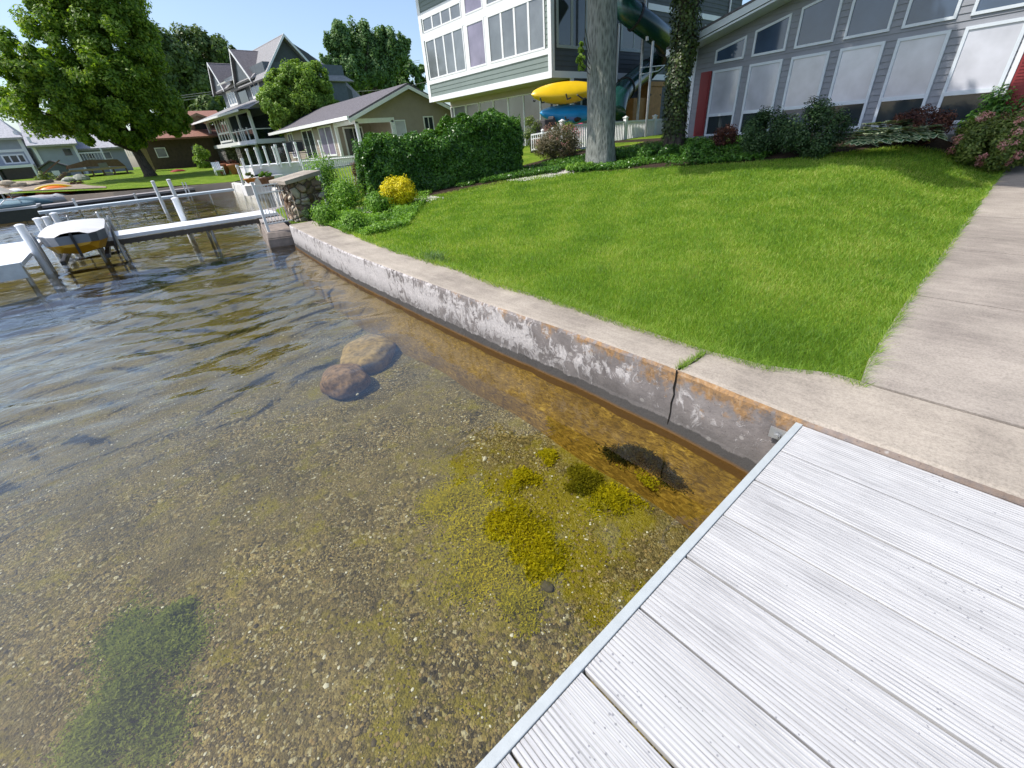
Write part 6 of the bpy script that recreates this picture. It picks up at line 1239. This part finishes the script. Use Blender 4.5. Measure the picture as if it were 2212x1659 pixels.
setp(mb.build('seawall', simple('white_limestone_wall', (.62, .60, .56), .85, .15, 3, .2, .5), bevel=.06), 'bright white rock faced seawall below the white deck', 'seawall')
mb = MB(); mb.box(-30, 0, -1, -29, 1, 0)
xsb = np.linspace(-16, 6.6, 24); yb = np.interp(xsb, [-30, -9, -5, 0, 6.5], [60, 50, 46.5, 42, 38.2]); mb = MB()
for i in range(23): mb.hexa([(xsb[i], yb[i]-.1, -1.6), (xsb[i+1], yb[i+1]-.1, -1.6), (xsb[i+1], yb[i+1]+1.6, -1.6), (xsb[i], yb[i]+1.6, -1.6), (xsb[i], yb[i]-.1, .60), (xsb[i+1], yb[i+1]-.1, .60), (xsb[i+1], yb[i+1]+1.6, .64), (xsb[i], yb[i]+1.6, .64)])
setp(mb.build('seawall', simple('warm_beach_concrete', (.44, .35, .27), .85, .1, 2)), 'tan concrete edge of the far shore lawn', 'seawall')
# white deck with posts
FD = Frame((0, 28), 90); P_ = lambda x, y, d=0: FD.px(z9(x, y), d)
dk = thing('white_deck', 'white boarded raised deck and steps in front of the tan bungalow', 'deck', (7, 29, .6))
SIDW = simple('white_deck_boards', (.74, .72, .70), .6, .05, 3)
mb = MB(); x0, x1 = P_(560, 700)[0], P_(1475, 650)[0]; zt_ = P_(900, 655)[1]; clap(mb, FD, lambda z: (x0, x1), .4, zt_, .2, 0); mb.prism(FD, [(x0, .3), (x1, .3), (x1, zt_), (x0, zt_)], -3, -.01); mb.box(x1, 28.0, .3, 12.4, 31, zt_-.02); mb.build('platform', SIDW, dk)
xs0 = P_(470, 800)[0]; mb = MB(); zs = P_(600, 870)[1]; n_ = 3
mb.prism(FD, [(P_(380, 1010)[0]-.1, .3), (x0+1.2, .3), (x0+1.2, zs), (xs0, zs), (xs0, zs-.35), (P_(380, 1010)[0]-.1, zs-.35)], .02, .9); mb.build('steps', SIDW, dk)
mb = MB(); mb.prism(FD, [(xs0+.1, zs), (x0+.7, zs), (x0+.7, zt_-.25), (x0+.25, zt_-.25), (x0+.25, zt_-.5), (xs0+.1, zt_-.5)], .02, .3); mb.build('steps', BEIGE, dk)
mb = MB(); mb.box(x0-.03, 27.95, zt_, x1, 31, zt_+.04); mb.box(x1, 27.95, zt_, 12.4, 31, zt_+.035); mb.build('decking', WHITE, dk)
posts = [((370, 545), (475, 850)), ((295, 670), (400, 1010)), ((445, 370), (560, 680)), ((610, 345), (730, 700)), ((780, 320), (880, 650)), ((945, 325), (1040, 640)), ((990, 290), (1105, 680)), ((1165, 270), (1275, 670)), ((1352, 245), (1468, 660)), ((1800, 210), (1880, 530))]
bx = []
for i, (a, b) in enumerate(posts):
    Yp = 27.9 if i != 1 else 27.0; A_ = pt(z9(*b), Y=Yp); T_ = pt(z9(*a), Y=Yp); x = A_[0]; bx.append((x, Yp, A_[2], T_[2])); s_ = .045
    mb = MB(); mb.box(x-s_, Yp-s_, A_[2]-.05, x+s_, Yp+s_, T_[2]-.06); mb.box(x-s_*1.4, Yp-s_*1.4, T_[2]-.06, x+s_*1.4, Yp+s_*1.4, T_[2]); mb.box(x-s_*1.2, Yp-s_*1.2, T_[2], x+s_*1.2, Yp+s_*1.2, T_[2]+.05); mb.build('post', WHITE, dk)
for i, j in ((2, 3), (3, 4), (6, 7), (0, 2)):
    a, b = bx[i], bx[j]; mb = MB(); mb.add([(a[0]+.07, a[1], a[2]+.12), (b[0]-.07, b[1], b[2]+.12), (b[0]-.07, b[1], b[3]-.12), (a[0]+.07, a[1], a[3]-.12)], [(0, 1, 2, 3)]); mb.build('glass_panel', GLASS, dk)
rl = thing('deck_railing', 'low white railing with thin balusters along the bungalow deck', 'railing', (9, 27, 1.2))
FR = Frame((0, 26.6), 90); pa, pe = FR.px(z2(1055, 1345)), FR.px(z2(1540, 1262)); pz, pf = FR.px(z2(1060, 1392)), FR.px(z2(1535, 1375))
zr = (pa[1]+pe[1])/2; zr2 = zr-.55
mb = MB(); mb.fbox(FR, pa[0], pe[0]+.3, zr-.03, zr+.02, -.03, .03); mb.fbox(FR, pa[0], pe[0]+.3, zr2, zr2+.04, -.02, .02); mb.build('rail', WHITE, rl)
mb = MB(); u = pa[0]
while u < pe[0]+.3: mb.fbox(FR, u, u+.02, zr2, zr, -.01, .01); u += .11
mb.build('balusters', WHITE, rl)
for u in (pa[0], (pa[0]+pe[0])/2, pe[0]): mb = MB(); mb.fbox(FR, u-.03, u+.03, zr2-.5, zr+.05, -.03, .03); mb.build('post', WHITE, rl)
# patio chairs with dark frames
for i, (px_, lab) in enumerate(((z9(1330, 560), 'black metal patio chair on the white deck, left one'), (z9(1540, 580), 'black metal patio chair on the white deck, right one with a dark towel'))):
    q = pt(px_, Y=29.2); c = thing('patio_chair', lab, 'chair', (q[0], q[1], zt_), 'patio chairs on the white deck'); zs_ = zt_+.04
    mb = MB()
    for dx in (-.25, .25): mb.tube([(q[0]+dx, q[1]-.25, zs_), (q[0]+dx, q[1]-.25, zs_+.62), (q[0]+dx, q[1]+.2, zs_+.62)], .018, 5); mb.tube([(q[0]+dx, q[1]+.3, zs_), (q[0]+dx, q[1]+.2, zs_+.45), (q[0]+dx, q[1]+.3, zs_+1.05)], .018, 5)
    mb.bar((q[0]-.25, q[1]+.3, zs_+1.05), (q[0]+.25, q[1]+.3, zs_+1.05), .03); mb.build('frame', DARKM, c)
    mb = MB(); mb.box(q[0]-.24, q[1]-.24, zs_+.40, q[0]+.24, q[1]+.2, zs_+.44); mb.build('seat', DARKM, c); mb = MB(); mb.slab([(q[0]-.22, q[1]+.2, zs_+.5), (q[0]+.22, q[1]+.2, zs_+.5), (q[0]+.22, q[1]+.29, zs_+1.0), (q[0]-.22, q[1]+.29, zs_+1.0)], .02); mb.build('backrest', BLACKPL if i else DARKM, c)
# flower pots
TERR = simple('terracotta', (.42, .17, .09), .7, .12, 6); BRP = simple('brown_glazed_pot', (.16, .075, .045), .4, .12, 6, .5)
def pot(px_, Y, r, h, mat, lab, leafm, wide=1.25, z=None, pn=300):
    q = pt(px_, Y=Y); z0 = q[2]-h/2 if z is None else z; t = thing('flower_pot', lab, 'flower pot', (q[0], q[1], z0), 'flower pots by the water'); mb = MB(); mb.lathe(q[0], q[1], [(r*.72, z0), (r*wide*.92, z0+h*.8), (r*wide, z0+h*.82), (r*wide, z0+h), (r*wide*.85, z0+h), (r*wide*.8, z0+h*.9)], 16); mb.build('pot', mat, t, smooth=True)
    foliage('plant', t, [((q[0], q[1], z0+h+.10), (r*1.1, r*1.1, .16))], pn, .05, leafm, seed=int(px_[0]), nsub=8)
pot(z9(525, 945), 26.5, .20, .22, simple('orange_glazed_bowl', (.50, .20, .04), .4), 'orange glazed bowl planter on the white step', L_SPIR, 1.5)
pot(z9(800, 965), 25.0, .20, .42, BRP, 'left brown pot of the pair below the white deck', L_WEED)
pot(z9(895, 955), 25.2, .20, .42, BRP, 'right brown pot of the pair below the white deck', L_WEED)
pot(zA(1410, 1075), 46, .42, .8, TERR, 'large terracotta pot at the corner of the gabled house, left of the pair', L_BARB, pn=500)
pot(zA(1590, 1080), 45, .40, .8, TERR, 'large terracotta pot at the corner of the gabled house, right of the pair', L_BARB, pn=500)
mb = MB(); q = pt(zA(1340, 1110), Y=45); 
wc_ = thing('lawn_chair', 'white slatted lawn chair beside the terracotta pots', 'chair', (q[0], q[1], q[2]-.3)); zc = q[2]-.3
mb = MB(); mb.slab([(q[0]-.3, q[1]-.3, zc+.40), (q[0]+.3, q[1]-.3, zc+.40), (q[0]+.3, q[1]+.3, zc+.28), (q[0]-.3, q[1]+.3, zc+.28)], .04); mb.build('seat', WHITE, wc_)
mb = MB(); [mb.slab([(q[0]+d, q[1]+.3, zc+.3), (q[0]+d+.1, q[1]+.3, zc+.3), (q[0]+d+.1, q[1]+.55, zc+.95), (q[0]+d, q[1]+.55, zc+.95)], .03) for d in (-.3, -.18, -.06, .06, .18)]; mb.build('backrest', WHITE, wc_)
for dx in (-.3, .3): mb = MB(); mb.bar((q[0]+dx, q[1]-.28, zc), (q[0]+dx, q[1]-.28, zc+.55), .05); mb.bar((q[0]+dx, q[1]-.35, zc+.56), (q[0]+dx, q[1]+.35, zc+.56), .08); mb.bar((q[0]+dx, q[1]+.4, zc), (q[0]+dx, q[1]+.28, zc+.4), .05); mb.build('arm', WHITE, wc_)
# small planting near the brown house
P = pt(zA(1120, 1060), Y=57); shrub('yellow_green_bush', 'yellow green bush in front of the brown house', 'shrub', (P[0], 57, P[2]+.75), (.9, .9, 1.25), 2600, .10, L_LIME, 95, nsub=24)
q = pt(zA(680, 1140), Y=55); mb = MB(); mb.blob((q[0], q[1], q[2]), (.7, .5, .3), 14, 8, .1, 4); setp(mb.build('covered_heap', simple('dull_red_cover', (.26, .03, .025), .7), smooth=True), 'dark red covered heap on the lawn before the brown house', 'cover')
# kayaks on the far bank
for (p0, p1, Y, r, h, lab) in ((zB(560, 1020), zB(1230, 965), 47.8, .42, .34, 'large orange and yellow kayak on the far bank'), (zB(100, 1095), zB(500, 1075), 48.8, .36, .2, 'flat faded orange kayak at the left of the far bank')):
    A_, B_ = pt(p0, Y=Y), pt(p1, Y=Y); t = thing('kayak', lab, 'kayak', tuple((A_+B_)/2), 'kayaks on the far bank'); mb, s2, u2 = kayak('k', '', A_, B_, r, h, ORG, .3, end=.1); mb.build('hull', ORG, t, smooth=True)
    if r > .4: mb = MB(); mb.tube([A_+(B_-A_)*t_+np.array([0, 0, .36*math.sin(math.pi*t_)**.5]) for t_ in np.linspace(.05, .95, 16)], .09, 6); mb.build('deck_stripe', YEL, t, smooth=True)
q = pt(zB(250, 1020), Y=48.5); mb = MB(); mb.blob((q[0], q[1], q[2]), (.55, .5, .27), 14, 10, .03, 5); setp(mb.build('white_float', WHITE, smooth=True), 'round white buoy shaped float on the far bank at the left', 'float')
# timber play deck with stairs, boulders
PD = Frame((0, 58), 90); p_ = lambda x, y, d=0: PD.px(zB(x, y), d)
pd = thing('timber_deck', 'brown timber raised deck with slatted rail and stairs left of the maple trunk', 'deck', (-1, 60, 1.0))
mb = MB(); a, b = p_(1070, 640), p_(1440, 600); mb.prism(PD, [a, b, p_(1400, 490), p_(1070, 590)], -.1, 0); a, b = p_(1420, 600), p_(2040, 590); mb.prism(PD, [a, b, p_(1900, 480), p_(1400, 490)], -.1, .02); mb.build('rail_boards', WOODB, pd)
mb = MB(); zf_ = p_(1500, 640)[1]; mb.prism(PD, [(p_(1100, 640)[0], zf_-.12), (p_(2060, 640)[0], zf_-.12), (p_(2060, 640)[0], zf_+.05), (p_(1100, 640)[0], zf_+.05)], -3, .1); mb.build('floor', simple('tan_deck_edge', (.36, .27, .16), .8), pd)
for x in (1290, 1460, 1640, 1820, 2030): mb = MB(); q = p_(x, 640); mb.fbox(PD, q[0], q[0]+.14, 1.0, zf_, -.1, .04); mb.build('post', WOODB, pd)
mb = MB(); mb.prism(PD, [p_(1680, 700), p_(1830, 690), (p_(1900, 830)[0], 1.1), (p_(1720, 830)[0], 1.1)], -.06, .0); mb.build('lattice', simple('pale_wood_lattice', (.34, .30, .26), .8), pd)
mb = MB(); mb.prism(PD, [p_(1580, 545), p_(1720, 530), p_(1780, 630), p_(1630, 640)], 0.05, .09); mb.build('grey_panel', simple('grey_fabric_panel', (.22, .22, .21), .8), pd)
st = []
n_ = 8; xa_, za_ = p_(1080, 680); xb_, zb_ = p_(820, 900); mb = MB()
for k in range(n_): t = k/(n_-1); mb.fbox(PD, xa_+(xb_-xa_)*t-.25, xa_+(xb_-xa_)*t+.25, za_+(zb_-za_)*t-.08, za_+(zb_-za_)*t, .1, 1.2)
mb.build('stair_treads', simple('tan_stair_treads', (.36, .28, .18), .8), pd); mb = MB(); mb.bar(PD.P(xa_, za_+.9, 1.2), PD.P(xb_, zb_+.9, 1.2), .09); mb.bar(PD.P(xa_, za_-.1, 1.2), PD.P(xb_, zb_-.1, 1.2), .2); mb.build('stringer', WOODB, pd)
STN = simple('pale_green_grey_stone', (.34, .35, .30), .85, .2, 3, .2, .4)
for i, (x, y, rx, rz, lab) in enumerate(((1330, 800, 110, 75, 'large pale square boulder under the timber deck'), (1130, 830, 110, 60, 'pale green grey boulder at the stair foot'), (300, 900, 130, 50, 'flat sandy rock outcrop before the left house'), (520, 890, 100, 40, 'low sandy rock right of the larger outcrop'), (120, 870, 120, 45, 'sandy rock at the left edge above the white float'))):
    q = pt(zB(x, y), Y=54.5-(i > 1)*1.5); k = pxm(q, q)*.1333; mb = MB(); mb.blob(q, (rx*k, rx*k*.8, rz*k), 12, 8, .10, i+3); setp(mb.build('boulder', STN if i < 2 else simple('sandy_stone', (.40, .34, .25), .85, .2, 3, .2, .4), smooth=False), lab, 'boulder')
q0_, q1_ = pt(zB(340, 1000), Y=51), pt(zB(900, 890), Y=54); mb = MB(); mb.slab([q0_+[0, 0, -.4], q1_+[0, 0, -.4], q1_+[0, .3, .45], q0_+[0, .3, .25]], .3); setp(mb.build('retaining_wall', simple('grey_block_retaining_wall', (.22, .19, .18), .85, .15, 4)), 'long low grey retaining wall on the far bank', 'wall')
for i in range(3):
    q = pt(zB(1500, 880+30*i), Y=53-1.0*i); q2 = pt(zB(2050-60*i, 820+40*i), Y=53.5-1.0*i); mb = MB(); mb.hexa([(q[0], q[1], .4), (q2[0], q[1], .4), (q2[0], q[1]+1.4, .4), (q[0], q[1]+1.4, .4), (q[0], q[1], q[2]), (q2[0], q[1], q[2]), (q2[0], q[1]+1.4, q[2]), (q[0], q[1]+1.4, q[2])]); setp(mb.build('stone_step', simple('pale_step_stone', (.48, .42, .36), .8, .06, 3)), 'pale stone step on the far bank, %s of three' % ('highest', 'middle', 'lowest')[i], 'step', 'stone steps on the far bank')
P = pt(zB(780, 790), Y=60); shrub('golden_bush', 'yellow green bush left of the timber stairs', 'shrub', (P[0], 60, P[2]), (1.2, .8, .9), 1500, .1, L_SPIR, 97, nsub=14)
P = pt(zB(1240, 930), Y=50); shrub('dark_bush', 'low dark bush at the right end of the orange kayak', 'shrub', (P[0], 50, P[2]), (.8, .5, .4), 900, .07, L_BARB, 98, nsub=12)
P = pt(zB(1000, 900), Y=52.5); mb = MB(); 
# overhead wires
for i, (a, b, Y, lab) in enumerate(((z2(-200, 745), z2(2150, 398), 80, 'topmost'), (z2(-200, 765), z2(2150, 417), 80, 'second'), (z2(-200, 790), z2(2200, 437), 80, 'third'), (z2(1540, 690), z2(2250, 590), 60, 'lowest'))):
    A_, B_ = pt(a, Y=Y), pt(b, Y=Y); mb = MB(); mb.tube([A_+(B_-A_)*t+np.array([0, 0, -.25*math.sin(math.pi*t)]) for t in np.linspace(0, 1, 9)], .028, 5); setp(mb.build('overhead_wire', simple('grey_cable', (.30, .29, .27), .6)), 'overhead utility wire behind the houses, %s of the four' % lab, 'wire', 'overhead wires')

g = np.random.default_rng(12); xs_p = np.linspace(-22, -.5, 30); ys_p = np.array([0, .8, 2.5, 5, 8, 11]); ysp = np.interp(xs_p, [-30, -9, -5, 0, 6.5], [60, 50, 46.5, 42, 38.2])
xx = np.repeat(xs_p[None, :], 6, 0); yy = ysp[None, :]+1.2+ys_p[:, None]*np.clip((-.5-xs_p)/3.5, .12, 1)[None, :]; grid('patio', xx, yy, lambda x, y: zt(x, y)+.025, simple('tan_gravel_patio', (.30, .245, .19), .9, .3, 1.6, .1, .4))
# runabout moored on the far dock and a small shed row give the far bank its clutter
for i, (px_, Y, c_, lab) in enumerate(((zB(60, 1130), 44, (.10, .17, .20), 'teal open runabout tied up at the left edge before the kayaks'), (zB(640, 1090), 45, (.42, .42, .42), 'pale grey rowing boat lying along the farthest grey dock'))):
    q = pt(px_, Y=Y); t = thing('rowing_boat', lab, 'boat', (q[0], q[1], .15)); mb, s2, u2 = kayak('k', '', (q[0]-2.2, Y, .45), (q[0]+2.2, Y+.2, .45), .8, .42, ORG, 0, end=.25); mb.build('hull', simple('boat_paint', c_, .4), t, smooth=True)
    mb = MB(); [mb.box(q[0]+d-.12, Y-.5, .62, q[0]+d+.12, Y+.6, .66) for d in (-.7, .7)]; mb.build('bench', WOODB, t)
FB3 = Frame((0, 64), 90)
for i, (a, b, lab) in enumerate((((700, 700), (1010, 500), 'grey garden shed between the two blue grey houses'),)):
    pa, pb2 = FB3.px(zB(*a)), FB3.px(zB(*b)); t = thing('garden_shed', lab, 'shed', (pa[0], 64, 1.5)); w_ = pb2[0]-pa[0]
    mb = MB(); mb.prism(FB3, [(pa[0], 1.2), (pb2[0], 1.2), (pb2[0], pb2[1]-.5), (pa[0]+w_/2, pb2[1]), (pa[0], pb2[1]-.5)], -2.5, 0); mb.build('wall', SID_SLATE, t)
    mb = MB(); mb.slab([FB3.P(pa[0]-.2, pb2[1]-.55, .2), FB3.P(pa[0]+w_/2, pb2[1]+.02, .2), FB3.P(pa[0]+w_/2, pb2[1]+.02, -2.7), FB3.P(pa[0]-.2, pb2[1]-.55, -2.7)], -.08); mb.slab([FB3.P(pb2[0]+.2, pb2[1]-.55, .2), FB3.P(pa[0]+w_/2, pb2[1]+.02, .2), FB3.P(pa[0]+w_/2, pb2[1]+.02, -2.7), FB3.P(pb2[0]+.2, pb2[1]-.55, -2.7)], -.08); mb.build('roof', R_GREY, t)
    mb = MB(); mb.fbox(FB3, pa[0]+w_*.35, pa[0]+w_*.65, 1.3, pb2[1]-.8, 0, .04); mb.build('door', WHITE, t)
